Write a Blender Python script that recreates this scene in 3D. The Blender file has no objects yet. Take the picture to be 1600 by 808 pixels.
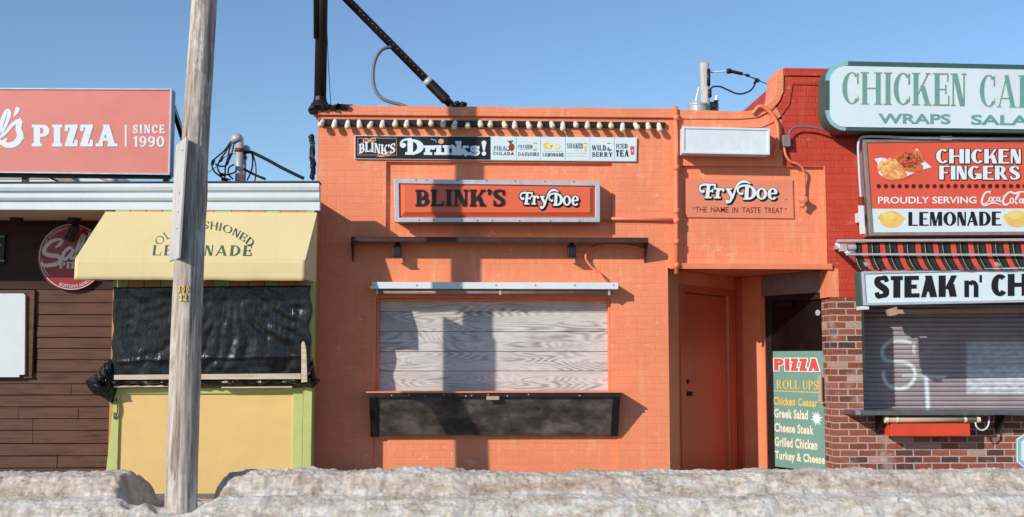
import bpy, bmesh, math, random
from math import radians, sin, cos, pi
from mathutils import Vector, Matrix, noise

random.seed(7)
SC = bpy.context.scene
COL = SC.collection

# ------------------------------------------------------------------ camera
F = 1800.0                      # focal length in photo pixels (photo 1600 wide)
DIST, EYE = 12.9, 1.40
PITCH, YAW = 4.95, 2.3
cam_data = bpy.data.cameras.new('camera')
cam = bpy.data.objects.new('camera', cam_data)
COL.objects.link(cam)
cam.location = (0, -DIST, EYE)
cam.rotation_euler = (radians(90 + PITCH), 0, radians(-YAW))
cam_data.sensor_width = 36.0
cam_data.lens = F / 1600.0 * 36.0
cam_data.clip_end = 2000
SC.camera = cam

# ------------------------------------------------------------------ light
SUN = Vector((1.045, 1.0, -0.65)).normalized()      # direction the light travels
world = bpy.data.worlds.new('World')
SC.world = world
world.use_nodes = True
wn = world.node_tree
bg = wn.nodes['Background']
sky = wn.nodes.new('ShaderNodeTexSky')
sky.sky_type = 'NISHITA'
sky.sun_disc = False
sky.sun_elevation = math.asin(-SUN.z)
sky.sun_rotation = math.atan2(-SUN.x, -SUN.y)
sky.air_density = 1.0
sky.dust_density = 0.0
sky.ozone_density = 4.2
wn.links.new(sky.outputs[0], bg.inputs[0])
bg.inputs[1].default_value = 0.118
sun_d = bpy.data.lights.new('sun', 'SUN')
sun_d.energy = 3.25
sun_d.angle = radians(0.5)
sun_d.color = (1.0, 0.94, 0.865)
sun_o = bpy.data.objects.new('sun', sun_d)
COL.objects.link(sun_o)
sun_o.location = (-6, -8, 12)
sun_o.rotation_euler = SUN.to_track_quat('-Z', 'Y').to_euler()
SC.view_settings.view_transform = 'Standard'
SC.view_settings.look = 'None'
SC.view_settings.gamma = 1.0
SC.view_settings.use_curve_mapping = False
SC.view_settings.exposure = 0.30

# ------------------------------------------------------------------ pixel -> world
CAM_R = Matrix.Rotation(radians(-YAW), 3, 'Z') @ Matrix.Rotation(radians(90 + PITCH), 3, 'X')
CAM_P = Vector(cam.location)

def P(px, py, Y):
    """point of the vertical plane y=Y seen at photo pixel (px,py)"""
    d = CAM_R @ Vector(((px - 800) / F, -(py - 404) / F, -1))
    return CAM_P + d * ((Y - CAM_P.y) / d.y)

def R(x0, y0, x1, y1, Y):
    """axis aligned rectangle on plane Y: xa, xb, za, zb"""
    ym, xm = (y0 + y1) / 2, (x0 + x1) / 2
    return P(x0, ym, Y).x, P(x1, ym, Y).x, P(xm, y1, Y).z, P(xm, y0, Y).z

# ------------------------------------------------------------------ mesh builder
class MB:
    def __init__(self):
        self.v, self.f = [], []
    def add(self, vs, fs):
        n = len(self.v)
        self.v += [Vector(p) for p in vs]
        self.f += [tuple(i + n for i in f) for f in fs]
        return self
    def box(self, x0, x1, y0, y1, z0, z1):
        x0, x1 = min(x0, x1), max(x0, x1); y0, y1 = min(y0, y1), max(y0, y1); z0, z1 = min(z0, z1), max(z0, z1)
        return self.add([(x0,y0,z0),(x1,y0,z0),(x1,y1,z0),(x0,y1,z0),(x0,y0,z1),(x1,y0,z1),(x1,y1,z1),(x0,y1,z1)],
                        [(0,3,2,1),(4,5,6,7),(0,1,5,4),(1,2,6,5),(2,3,7,6),(3,0,4,7)])
    def prism(self, pts, off):
        """pts: world polygon, extruded by vector off"""
        n = len(pts); off = Vector(off)
        vs = [Vector(p) for p in pts] + [Vector(p) + off for p in pts]
        fs = [tuple(range(n)), tuple(range(2*n-1, n-1, -1))]
        fs += [(i, i+n, (i+1) % n + n, (i+1) % n) for i in range(n)]
        return self.add(vs, fs)
    def pp(self, pxs, yf, yb):
        """photo-pixel polygon on plane yf, given real depth back to yb"""
        return self.prism([P(a, b, yf) for a, b in pxs], (0, yb - yf, 0))
    def bar(self, a, b, w, h, up=(0,0,1)):
        a, b = Vector(a), Vector(b); d = (b - a).normalized()
        s = d.cross(Vector(up))
        s = s.normalized() if s.length > 1e-4 else Vector((1,0,0))
        u = s.cross(d).normalized()
        q = [a + s*w/2*i + u*h/2*j for i, j in ((-1,-1),(1,-1),(1,1),(-1,1))]
        return self.prism(q, b - a)
    def tube(self, path, r, n=10, smooth=0, r1=None):
        path = [Vector(p) for p in path]
        if smooth: path = catmull(path, smooth)
        m = len(path); vs = []
        t0 = (path[1] - path[0]).normalized()
        s = t0.cross(Vector((0,0,1)))
        if s.length < .05: s = t0.cross(Vector((0,1,0)))
        s.normalize()
        for i, p in enumerate(path):
            t = (path[min(i+1, m-1)] - path[max(i-1, 0)]).normalized()
            s = (s - t * s.dot(t)).normalized()
            u = t.cross(s)
            rr = r if r1 is None else r + (r1 - r) * i / (m - 1)
            vs += [p + (s*cos(2*pi*k/n) + u*sin(2*pi*k/n)) * rr for k in range(n)]
        fs = [(i*n+k, i*n+(k+1) % n, (i+1)*n+(k+1) % n, (i+1)*n+k) for i in range(m-1) for k in range(n)]
        fs += [tuple(range(n-1, -1, -1)), tuple(range((m-1)*n, m*n))]
        return self.add(vs, fs)
    def lathe(self, o, axis, prof, n=16):
        """prof: list of (r, t) along axis from o"""
        a = Vector(axis).normalized(); o = Vector(o)
        s = a.cross(Vector((0,0,1)))
        if s.length < .05: s = a.cross(Vector((0,1,0)))
        s.normalize(); u = a.cross(s); vs = []
        for r, t in prof:
            vs += [o + a*t + (s*cos(2*pi*k/n) + u*sin(2*pi*k/n)) * max(r, 1e-4) for k in range(n)]
        m = len(prof)
        fs = [(i*n+k, i*n+(k+1) % n, (i+1)*n+(k+1) % n, (i+1)*n+k) for i in range(m-1) for k in range(n)]
        fs += [tuple(range(n-1, -1, -1)), tuple(range((m-1)*n, m*n))]
        return self.add(vs, fs)
    def grid(self, fn, nu, nv):
        vs = [fn(i/nu, j/nv) for j in range(nv+1) for i in range(nu+1)]
        fs = [(j*(nu+1)+i, j*(nu+1)+i+1, (j+1)*(nu+1)+i+1, (j+1)*(nu+1)+i) for j in range(nv) for i in range(nu)]
        return self.add(vs, fs)

def catmull(pts, k):
    out = []; n = len(pts)
    for i in range(n-1):
        p0, p1, p2, p3 = pts[max(i-1,0)], pts[i], pts[i+1], pts[min(i+2,n-1)]
        for j in range(k):
            t = j/k
            out.append(.5*((2*p1) + (p2-p0)*t + (2*p0-5*p1+4*p2-p3)*t*t + (3*p1-p0-3*p2+p3)*t*t*t))
    out.append(pts[-1])
    return out

def tag(o, label=None, cat=None, group=None, kind=None):
    if label: o['label'] = label
    if cat: o['category'] = cat
    if group: o['group'] = group
    if kind: o['kind'] = kind
    return o

def thing(name, loc, label, cat, group=None):
    o = bpy.data.objects.new(name, None)
    o.empty_display_size = .1
    COL.objects.link(o); o.location = loc
    return tag(o, label, cat, group)

def root_loc(o):
    p = Vector((0,0,0))
    while o is not None:
        p += Vector(o.location); o = o.parent
    return p

def obj(name, mb, mats, parent=None, bevel=0, smooth=False, label=None, solid=0, fix=True):
    me = bpy.data.meshes.new(name)
    L = root_loc(parent)
    me.from_pydata([v - L for v in mb.v], [], mb.f)
    me.validate()
    if fix:
        bm = bmesh.new(); bm.from_mesh(me)
        bmesh.ops.recalc_face_normals(bm, faces=bm.faces)
        bm.to_mesh(me); bm.free()
    for m in (mats if isinstance(mats, (list, tuple)) else [mats]): me.materials.append(m)
    if smooth:
        for p in me.polygons: p.use_smooth = True
    o = bpy.data.objects.new(name, me)
    COL.objects.link(o); o.parent = parent
    if solid:
        s = o.modifiers.new('solid', 'SOLIDIFY'); s.thickness = solid; s.offset = -1
    if bevel:
        b = o.modifiers.new('bevel', 'BEVEL'); b.width = bevel; b.segments = 2; b.limit_method = 'ANGLE'; b.angle_limit = radians(40)
    if label: o['label'] = label
    return o

def each(name, mat, parent, mbs, **k):
    return [obj(name, b, mat, parent, **k) for b in mbs]

def single(name, mb, mats, label, cat, group=None, **k):
    """a thing that is one mesh: origin put at its base"""
    xs = [v.x for v in mb.v]; ys = [v.y for v in mb.v]; zs = [v.z for v in mb.v]
    L = Vector(((min(xs)+max(xs))/2, (min(ys)+max(ys))/2, min(zs)))
    m2 = MB(); m2.v = [v - L for v in mb.v]; m2.f = mb.f
    o = obj(name, m2, mats, None, **k)
    o.location = L
    return tag(o, label, cat, group)

# ------------------------------------------------------------------ materials
def srgb(r, g, b):
    return tuple(((c/255)/12.92 if c/255 <= .04045 else ((c/255+.055)/1.055)**2.4) for c in (r, g, b)) + (1,)

class NT:
    def __init__(self, name):
        self.m = bpy.data.materials.new(name); self.m.use_nodes = True
        self.t = self.m.node_tree; self.b = self.t.nodes['Principled BSDF']
        self.co = self.n('ShaderNodeTexCoord').outputs['Object']
    def n(self, kind, **k):
        x = self.t.nodes.new(kind)
        for a, v in k.items(): setattr(x, a, v)
        return x
    def l(self, a, b): self.t.links.new(a, b)
    def setin(self, node, **k):
        for a, v in k.items():
            s = node.inputs[a.replace('_', ' ')]
            if hasattr(v, 'is_linked') or isinstance(v, bpy.types.NodeSocket): self.l(v, s)
            else: s.default_value = v
        return node
    def map(self, scale=(1,1,1), loc=(0,0,0), rot=(0,0,0), vec=None):
        x = self.n('ShaderNodeMapping'); self.l(vec or self.co, x.inputs[0])
        x.inputs['Scale'].default_value = scale; x.inputs['Location'].default_value = loc; x.inputs['Rotation'].default_value = rot
        return x.outputs[0]
    def noise(self, scale, detail=4, rough=.55, vec=None, dist=0):
        x = self.n('ShaderNodeTexNoise'); self.l(vec or self.co, x.inputs['Vector'])
        self.setin(x, Scale=scale, Detail=detail, Roughness=rough, Distortion=dist)
        return x.outputs['Fac']
    def ramp(self, fac, stops, interp='LINEAR'):
        x = self.n('ShaderNodeValToRGB'); self.l(fac, x.inputs[0]); cr = x.color_ramp; cr.interpolation = interp
        while len(cr.elements) < len(stops): cr.elements.new(.5)
        for e, (p, c) in zip(cr.elements, stops):
            e.position = p; e.color = c if isinstance(c, tuple) else (c, c, c, 1)
        return x.outputs[0]
    def mix(self, fac, a, b, mode='MIX'):
        x = self.n('ShaderNodeMix', data_type='RGBA', blend_type=mode)
        for s, v in ((x.inputs[0], fac), (x.inputs[6], a), (x.inputs[7], b)):
            if isinstance(v, bpy.types.NodeSocket): self.l(v, s)
            else: s.default_value = v
        return x.outputs[2]
    def math(self, op, a, b=0.0):
        x = self.n('ShaderNodeMath', operation=op)
        for s, v in ((x.inputs[0], a), (x.inputs[1], b)):
            if isinstance(v, bpy.types.NodeSocket): self.l(v, s)
            else: s.default_value = v
        return x.outputs[0]
    def bump(self, h, strength=.5, dist=.01, prev=None):
        x = self.n('ShaderNodeBump'); self.l(h, x.inputs['Height'])
        x.inputs['Strength'].default_value = strength; x.inputs['Distance'].default_value = dist
        if prev is not None: self.l(prev, x.inputs['Normal'])
        return x.outputs[0]
    def wallvec(self):
        s = self.n('ShaderNodeSeparateXYZ'); self.l(self.co, s.inputs[0])
        c = self.n('ShaderNodeCombineXYZ'); self.l(self.math('ADD', s.outputs[0], s.outputs[1]), c.inputs[0]); self.l(s.outputs[2], c.inputs[1])
        return c.outputs[0]
    def brick(self, vec, c1, c2, mortar, w=.21, h=.075, ms=.006, bias=0.0, smooth=.2, off=.5):
        x = self.n('ShaderNodeTexBrick', offset=off); self.l(vec, x.inputs['Vector'])
        self.setin(x, Color1=c1, Color2=c2, Mortar=mortar, Scale=1.0, Bias=bias)
        x.inputs['Mortar Size'].default_value = ms; x.inputs['Mortar Smooth'].default_value = smooth
        x.inputs['Brick Width'].default_value = w; x.inputs['Row Height'].default_value = h
        return x
    def done(self, color=None, rough=None, normal=None, **k):
        b = self.b
        if color is not None:
            if isinstance(color, bpy.types.NodeSocket): self.l(color, b.inputs['Base Color'])
            else: b.inputs['Base Color'].default_value = color
        if rough is not None:
            if isinstance(rough, bpy.types.NodeSocket): self.l(rough, b.inputs['Roughness'])
            else: b.inputs['Roughness'].default_value = rough
        if normal is not None: self.l(normal, b.inputs['Normal'])
        for a, v in k.items(): b.inputs[a.replace('_', ' ')].default_value = v
        return self.m

def dim(c, k): return (c[0]*k, c[1]*k, c[2]*k, 1)

def paint(name, c, var=.10, rough=.55, scale=6, bump=.12, dirt=.0, dirtc=None, metallic=0.0, spec=.4):
    n = NT(name)
    a = n.noise(scale, 5, .6)
    col = n.ramp(a, [(.3, dim(c, 1-var)), (.7, dim(c, 1+var))])
    if dirt:
        d = n.noise(scale*.7, 6, .7, n.map((1,1,.35), (3,5,1)))
        col = n.mix(n.ramp(d, [(.52, 0.0), (.78, dirt)]), col, dirtc or (.09,.07,.05,1))
    nor = n.bump(n.noise(90, 3, .6), bump, .004)
    ro = n.ramp(a, [(.2, max(rough-.1, 0)), (.8, min(rough+.1, 1))])
    return n.done(col, ro, nor, Metallic=metallic, Specular_IOR_Level=spec)

def painted_brick(name, c, streak, chips=None, bs=.35):
    n = NT(name); v = n.wallvec()
    br = n.brick(v, (.0,0,0,1), (1,1,1,1), (.5,.5,.5,1), .205, .0745, .007, smooth=.6)
    big = n.noise(1.1, 5, .6); fine = n.noise(14, 5, .65)
    col = n.ramp(big, [(.3, dim(c, .93)), (.7, dim(c, 1.05))])
    col = n.mix(.05, col, br.outputs['Color'], 'SOFT_LIGHT')
    col = n.mix(n.ramp(fine, [(.35, .16), (.6, 0.0)]), col, dim(c, .7))
    # lime runs and dusty patches, vertical
    st = n.noise(5, 5, .62, n.map((2.2,2.2,.30)))
    col = n.mix(n.ramp(st, [(.54, 0.0), (.72, .45)]), col, streak)
    # mortar joints slightly dirtier, only in places
    jm = n.math('MULTIPLY', br.outputs['Fac'], n.ramp(n.noise(2.3, 3), [(.42, 0.0), (.68, .13)]))
    col = n.mix(jm, col, dim(c, .62))
    # grime splash near the pavement
    s = n.n('ShaderNodeSeparateXYZ'); n.l(n.co, s.inputs[0])
    if chips:
        cn = n.noise(9, 8, .75, n.map((1,1,1.5), (2,7,4)))
        cm = n.math('MULTIPLY', n.ramp(cn, [(.585, 0.0), (.63, 1.0)]), n.ramp(n.noise(1.6, 2), [(.42, 0.0), (.6, .8)]))
        col = n.mix(cm, col, chips)
    h = n.math('ADD', n.math('MULTIPLY', n.math('MULTIPLY', br.outputs['Fac'], n.ramp(n.noise(1.7, 3), [(.3, .35), (.7, 1.0)])), -1.0), n.math('MULTIPLY', n.noise(22, 5, .7), .6))
    nor = n.bump(h, bs, .012)
    nor = n.bump(n.noise(120, 3, .6), .2, .004, nor)
    return n.done(col, n.ramp(fine, [(.3, .5), (.7, .75)]), nor, Specular_IOR_Level=.35)

def real_brick(name):
    n = NT(name); v = n.wallvec()
    nz = n.noise(4.0, 4); 
    wob = n.n('ShaderNodeVectorMath', operation='ADD'); n.l(v, wob.inputs[0])
    cxyz = n.n('ShaderNodeCombineXYZ'); n.l(n.math('MULTIPLY', n.math('SUBTRACT', n.noise(9, 2), .5), .012), cxyz.inputs[1]); n.l(n.math('MULTIPLY', n.math('SUBTRACT', n.noise(13, 2), .5), .010), cxyz.inputs[0])
    n.l(cxyz.outputs[0], wob.inputs[1]); v = wob.outputs[0]
    br = n.brick(v, (.0,.0,.0,1), (1,1,1,1), (.5,.5,.5,1), .208, .0755, .0085, smooth=.25)
    rnd = n.ramp(br.outputs['Color'], [(0.0, srgb(78,62,58)), (.10, srgb(98,68,60)), (.16, srgb(140,76,58)), (.5, srgb(160,86,66)), (.86, srgb(172,98,78)), (.93, srgb(200,158,138))], 'LINEAR')
    col = n.mix(n.ramp(n.noise(30, 6, .7), [(.35, .35), (.65, 0.0)]), rnd, dim(srgb(110,60,50), .7))
    pale = n.noise(2.6, 6, .68)
    col = n.mix(n.ramp(pale, [(.55, 0.0), (.72, .6)]), col, srgb(214,190,174))
    mort = n.mix(n.noise(25, 5), srgb(158,146,136), srgb(198,188,176))
    col = n.mix(br.outputs['Fac'], col, mort)
    h = n.math('ADD', n.math('MULTIPLY', br.outputs['Fac'], -1.0), n.math('MULTIPLY', n.noise(40, 5, .7), .4))
    nor = n.bump(h, .8, .012)
    return n.done(col, .85, nor, Specular_IOR_Level=.2)

def wood(name, c, dark, along='x', scale=1.0, rough=.7, grain=.5, knots=False, wear=None):
    n = NT(name)
    sc = {'x': (1.2,14,14), 'z': (14,14,1.0)}[along]
    vec = n.map(tuple(s*scale for s in sc))
    g = n.noise(2.2, 7, .66, vec, .4)
    col = n.ramp(g, [(.28, dark), (.5, c), (.78, dim(c, 1.28))])
    b = n.noise(.9, 3, .6, n.map((1,1,1), (7,3,2)))
    col = n.mix(n.ramp(b, [(.35, .4), (.65, 0.0)]), col, dim(c, .62))
    if wear:
        w = n.noise(3.2, 7, .7, n.map((1,1,.5) if along == 'z' else (.4,1,1), (1,9,5)))
        col = n.mix(n.ramp(w, [(.52, 0.0), (.68, .75)]), col, wear)
    nor = n.bump(g, grain, .006)
    nor = n.bump(n.noise(60, 4), .15, .004, nor)
    return n.done(col, rough, nor, Specular_IOR_Level=.25)

M = {}
def pole_mat():
    n = NT('grey_pole_wood')
    g = n.noise(2.0, 8, .72, n.map((9,9,.55)), .3)
    h = n.noise(2.0, 6, .7, n.map((26,26,1.1)))
    col = n.ramp(n.math('ADD', n.math('MULTIPLY', g, .6), n.math('MULTIPLY', h, .4)), [(.36, srgb(100,84,74)), (.46, srgb(164,148,134)), (.56, srgb(198,184,170)), (.68, srgb(222,212,202))])
    p = n.noise(3.0, 7, .72, n.map((1.6,1.6,.55), (1,9,5)))
    col = n.mix(n.ramp(p, [(.53, 0.0), (.62, .7)]), col, srgb(226,218,208))
    k = n.noise(2.4, 6, .7, n.map((1.5,1.5,.5), (7,1,3)))
    col = n.mix(n.ramp(k, [(.56, 0.0), (.68, .6)]), col, srgb(124,102,88))
    nor = n.bump(g, .9, .012); nor = n.bump(h, .7, .006, nor)
    return n.done(col, .85, nor, Specular_IOR_Level=.2)
ORANGE = srgb(244,143,101)
M['orange'] = painted_brick('orange_painted_brick', ORANGE, srgb(242,178,140), chips=srgb(246,196,160))
M['orange_smooth'] = paint('orange_paint', srgb(238,134,92), .07, .5, 5, .15, .25, srgb(150,80,55))
M['orange_door'] = paint('orange_door_paint', srgb(206,86,56), .08, .42, 4, .12, .3, srgb(130,60,40))
M['salmon_panel'] = paint('salmon_panel', srgb(232,138,104), .05, .42, 3, .06, .18, srgb(190,110,80))
M['red_brick_paint'] = painted_brick('red_painted_brick', srgb(198,68,48), srgb(206,104,80), chips=srgb(222,180,166), bs=.6)
M['brick'] = real_brick('bare_brick')
M['yellow_panel'] = paint('yellow_panel_paint', srgb(230,192,122), .05, .5, 3, .1, .15, srgb(200,150,90))
M['green_trim'] = paint('lime_trim_paint', srgb(194,200,120), .06, .5, 5, .12, .2, srgb(130,140,80))
M['dark_green'] = paint('dark_green_paint', srgb(52,66,52), .12, .5)
M['white_trim'] = paint('white_trim_paint', srgb(224,232,234), .03, .4, 3, .06, .22, srgb(160,160,155))
M['soffit'] = wood('soffit_boards', srgb(212,190,160), srgb(170,140,110), 'x', .8)
M['white_board'] = paint('white_board', srgb(214,222,224), .04, .5, 4, .08, .25, srgb(170,170,165))
M['tar'] = paint('black_tar', srgb(34,28,26), .3, .35, 12, .9, .4, srgb(70,60,50))
M['black_metal'] = paint('black_metal', srgb(40,34,32), .25, .38, 10, .25, .35, srgb(96,72,56))
M['black'] = paint('black_paint', srgb(30,26,26), .15, .5, 8, .2)
M['rust_shelf'] = paint('rusty_hood', srgb(66,46,40), .25, .55, 8, .3, .5, srgb(50,34,28))
M['galv'] = paint('galvanised', srgb(186,184,182), .12, .45, 14, .15, .25, srgb(120,110,104), metallic=.15)
M['alu'] = paint('aluminium_frame', srgb(196,200,204), .08, .38, 10, .1, .3, srgb(110,105,100), metallic=.25)
M['alu_dark'] = paint('weathered_frame', srgb(150,136,128), .14, .5, 10, .2, .4, srgb(90,72,62), metallic=.2)
M['steel'] = paint('stainless_steel', srgb(150,146,150), .10, .25, 9, .08, .3, srgb(90,85,85), metallic=.8)
M['cable'] = paint('black_cable', srgb(38,36,40), .1, .45)
M['grey_cable'] = paint('grey_conduit', srgb(110,108,112), .1, .45)
M['white_plastic'] = paint('white_plastic', srgb(222,228,228), .04, .35, 5, .04, .15, srgb(160,160,155))
M['sign_white'] = paint('white_sign_face', srgb(218,231,232), .03, .3, 2, .02, .2, srgb(170,175,170))
M['sign_red'] = paint('red_sign_face', srgb(226,92,66), .05, .35, 3, .03, .22, srgb(190,90,70))
M['sign_tomato'] = paint('tomato_sign_face', srgb(232,104,70), .03, .35, 3, .03)
M['sign_pink'] = paint('faded_red_sign_face', srgb(224,134,120), .05, .4, 3, .03, .35, srgb(214,160,148))
M['maroon'] = paint('maroon_sign_face', srgb(150,44,48), .06, .35)
M['teal'] = paint('teal_lettering', srgb(112,160,152), .08, .45, 14)
M['dark_teal'] = paint('dark_teal_border', srgb(66,92,86), .12, .45, 8)
M['pale_teal'] = paint('pale_teal_border', srgb(140,190,192), .08, .4, 8)
M['menu_green'] = paint('menu_green', srgb(120,156,142), .04, .4, 3)
M['ink'] = paint('black_ink', srgb(30,26,28), .1, .45)
M['ink_soft'] = paint('grey_ink', srgb(104,104,108), .1, .5)
M['ink_pale'] = paint('pale_ink', srgb(168,178,182), .1, .5)
M['ink_brown'] = paint('brown_ink', srgb(128,40,30), .1, .5)
M['white_ink'] = paint('white_ink', srgb(226,236,236), .03, .4)
M['cream_ink'] = paint('cream_ink', srgb(232,226,196), .04, .45)
M['gold_ink'] = paint('gold_ink', srgb(226,192,104), .05, .45)
M['red_ink'] = paint('red_ink', srgb(214,88,78), .05, .45)
M['peach_ink'] = paint('peach_ink', srgb(232,166,128), .05, .45)
M['blue_line'] = paint('blue_line_ink', srgb(140,188,216), .05, .45)
M['dark_dots'] = paint('dark_red_dots', srgb(84,26,22), .1, .45)
M['olive_ink'] = paint('green_ink', srgb(74,100,82), .15, .5, 14)
M['lemon'] = paint('lemon_print', srgb(238,196,96), .08, .4, 9)
M['lemon_light'] = paint('lemon_light_print', srgb(240,210,128), .06, .4, 20)
M['lemon_pale'] = paint('pale_lemon_print', srgb(236,226,160), .05, .4, 9)
M['fry_a'] = paint('fries_print', srgb(240,190,120), .15, .5, 30)
M['fry_b'] = paint('fries_print_golden', srgb(226,152,84), .18, .5, 30)
M['chick_a'] = paint('chicken_print', srgb(218,112,64), .2, .5, 30)
M['chick_b'] = paint('chicken_print_dark', srgb(160,66,40), .2, .5, 30)
M['gold'] = paint('yellow_tag', srgb(226,188,70), .1, .4, 20)
M['bulb_white'] = paint('frosted_bulb', srgb(236,234,220), .03, .25, 8, .02)
M['bulb_shaded_tip'] = paint('bulb_tip', srgb(228,216,176), .06, .3, 8, .03)  # yellower tip: the bulb's shaded underside painted into its colour
M['orange_red_box'] = paint('red_box_paint', srgb(222,74,48), .06, .5, 6, .15, .2, srgb(170,60,45))
M['tan'] = paint('tan_tube', srgb(188,160,134), .08, .6, 12, .15, .3, srgb(150,70,60))
M['plank'] = wood('brown_clapboard', srgb(100,70,56), srgb(60,41,33), 'x', .9, .62, .4)
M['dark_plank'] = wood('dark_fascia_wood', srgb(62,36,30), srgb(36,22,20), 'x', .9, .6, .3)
M['pale_wood'] = wood('pale_batten_wood', srgb(214,196,170), srgb(170,142,112), 'x', 1.2)
M['pole_wood'] = pole_mat()
M['far_pole'] = wood('far_pole_wood', srgb(200,194,184), srgb(150,140,130), 'z', 1.0)
M['roof_felt'] = paint('roof_felt', srgb(70,66,64), .2, .9, 4, .4)

def mat_plywood():
    n = NT('weathered_plywood')
    sp = n.n('ShaderNodeSeparateXYZ'); n.l(n.co, sp.inputs[0])
    brd = n.math('FLOOR', n.math('DIVIDE', n.math('SUBTRACT', sp.outputs[2], .03), .222))
    cb = n.n('ShaderNodeCombineXYZ'); n.l(n.math('ADD', sp.outputs[0], n.math('MULTIPLY', brd, 3.7)), cb.inputs[0]); n.l(sp.outputs[1], cb.inputs[1]); n.l(n.math('ADD', sp.outputs[2], n.math('MULTIPLY', brd, 1.9)), cb.inputs[2])
    v = cb.outputs[0]
    # rotary cut figure: contour lines of a slow noise field
    N = n.noise(1.15, 2.2, .45, n.map((.42,1,3.2), vec=v))
    w = n.math('ADD', n.math('MULTIPLY', n.math('SINE', n.math('MULTIPLY', N, 250.0)), .5), .5)
    fine = n.noise(3, 7, .75, n.map((1.2,30,34), vec=v))
    soft = n.noise(1.4, 4, .6, n.map((1,1,2.4), (5,2,8), vec=v))
    k = n.ramp(soft, [(.38, .10), (.62, .36)])
    g = n.math('ADD', n.math('MULTIPLY', w, k), n.math('MULTIPLY', fine, .62))
    col = n.ramp(g, [(.22, srgb(216,213,207)), (.46, srgb(192,187,180)), (.64, srgb(152,144,138)), (.86, srgb(98,88,83))])
    b = n.noise(2.0, 6, .68, n.map((.6,1,1.4)))
    col = n.mix(n.ramp(b, [(.48, 0.0), (.75, .55)]), col, srgb(224,224,220))
    col = n.mix(n.ramp(n.noise(5, 5, .7, n.map((.5,1,1.6), (4,2,9))), [(.57, 0.0), (.74, .5)]), col, srgb(126,112,102))
    return n.done(col, .8, n.bump(g, .3, .004), Specular_IOR_Level=.15)
M['plywood'] = mat_plywood()

def mat_apron():
    n = NT('scuffed_black_apron')
    a = n.noise(3.5, 7, .72, n.map((.8,1,1.4)))
    col = n.ramp(a, [(.34, srgb(38,32,28)), (.50, srgb(78,69,63)), (.68, srgb(122,112,104))])
    c = n.noise(9, 6, .75, n.map((1,1,2.2), (3,1,8)))
    col = n.mix(n.ramp(c, [(.62, 0.0), (.68, .8)]), col, srgb(34,28,26))
    return n.done(col, .6, n.bump(a, .2, .004))
M['apron'] = mat_apron()

def mat_plastic():
    n = NT('black_plastic_film')
    a = n.noise(5, 6, .65, n.map((2.2,1,.55), rot=(0,.25,0)), .8)
    b = n.noise(26, 4, .6, n.map((1,1,.6), rot=(0,.7,0)), .6)
    nor = n.bump(a, .6, .02); nor = n.bump(b, .10, .005, nor)
    return n.done(n.ramp(a, [(.3, srgb(16,13,13)), (.7, srgb(26,22,21))]), n.ramp(b, [(.3, .17), (.7, .30)]), nor, Specular_IOR_Level=.5)
M['film'] = mat_plastic()

def mat_awning():
    n = NT('yellow_awning_cloth')
    a = n.noise(1.2, 4, .6)
    col = n.ramp(a, [(.3, srgb(223,201,146)), (.7, srgb(230,209,157))])
    wv = n.noise(160, 2, .5)
    st = n.noise(4, 5, .65, n.map((2.5,1,.4)))
    col = n.mix(n.ramp(st, [(.55, 0.0), (.8, .2)]), col, srgb(190,168,110))
    return n.done(col, .7, n.bump(wv, .2, .003), Specular_IOR_Level=.25)
M['awning'] = mat_awning()

def mat_tartan():
    n = NT('striped_awning_cloth')
    s = n.n('ShaderNodeSeparateXYZ'); n.l(n.co, s.inputs[0])
    # stripes run down the cloth; period along x
    u = n.math('FRACT', n.math('DIVIDE', n.math('ADD', s.outputs[0], 20.0), .196))
    blk, grn, red, gold, gry = srgb(38,30,32), srgb(42,56,48), srgb(206,80,62), srgb(214,184,120), srgb(190,190,180)
    col = n.ramp(u, [(0, red), (.30, blk), (.36, grn), (.54, gold), (.565, blk), (.72, grn), (.92, blk)], 'CONSTANT')
    return n.done(col, .75, n.bump(n.noise(150, 2), .2, .003), Specular_IOR_Level=.2)
M['tartan'] = mat_tartan()

def mat_glass_dark():
    n = NT('dark_door_glass')
    a = n.noise(1.4, 4, .6)
    return n.done(n.ramp(a, [(.4, srgb(14,12,12)), (.75, srgb(34,29,27))]), .06, None, Specular_IOR_Level=.5)
M['glass'] = mat_glass_dark()

def mat_snow():
    n = NT('dirty_snow')
    big = n.noise(1.3, 6, .66, n.map((.5,1,2.6)))
    med = n.noise(6, 8, .74, n.map((.6,1,1.5), (3,2,1)))
    fin = n.noise(38, 6, .78)
    col = n.ramp(n.math('ADD', n.math('MULTIPLY', med, .62), n.math('MULTIPLY', fin, .38)), [(.34, srgb(142,122,100)), (.43, srgb(188,173,152)), (.51, srgb(215,207,193)), (.63, srgb(240,237,229))])
    at = n.n('ShaderNodeAttribute', attribute_name='dirt')
    d = n.math('MULTIPLY', at.outputs['Fac'], n.ramp(big, [(.38, .10), (.62, 1.0)]))
    col = n.mix(n.math('MULTIPLY', d, .8), col, n.mix(n.ramp(med, [(.35, 0.0), (.65, 1.0)]), srgb(150,122,100), srgb(214,194,174)))
    sp = n.noise(85, 3, .7)
    col = n.mix(n.ramp(sp, [(.62, 0.0), (.70, .75)]), col, srgb(92,74,62))
    cl = n.noise(4.5, 5, .7, n.map((1,1,1), (9,4,2)))
    col = n.mix(n.math('MULTIPLY', n.ramp(cl, [(.64, 0.0), (.70, .8)]), n.ramp(fin, [(.35, 0.0), (.6, 1.0)])), col, srgb(84,66,54))
    nor = n.bump(n.noise(20, 8, .8), .3, .02); nor = n.bump(n.noise(90, 4, .8), .9, .008, nor)
    n.b.inputs['Subsurface Weight'].default_value = .35; n.b.inputs['Subsurface Scale'].default_value = .03
    return n.done(col, .75, nor, Specular_IOR_Level=.25)
M['snow'] = mat_snow()

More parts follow.
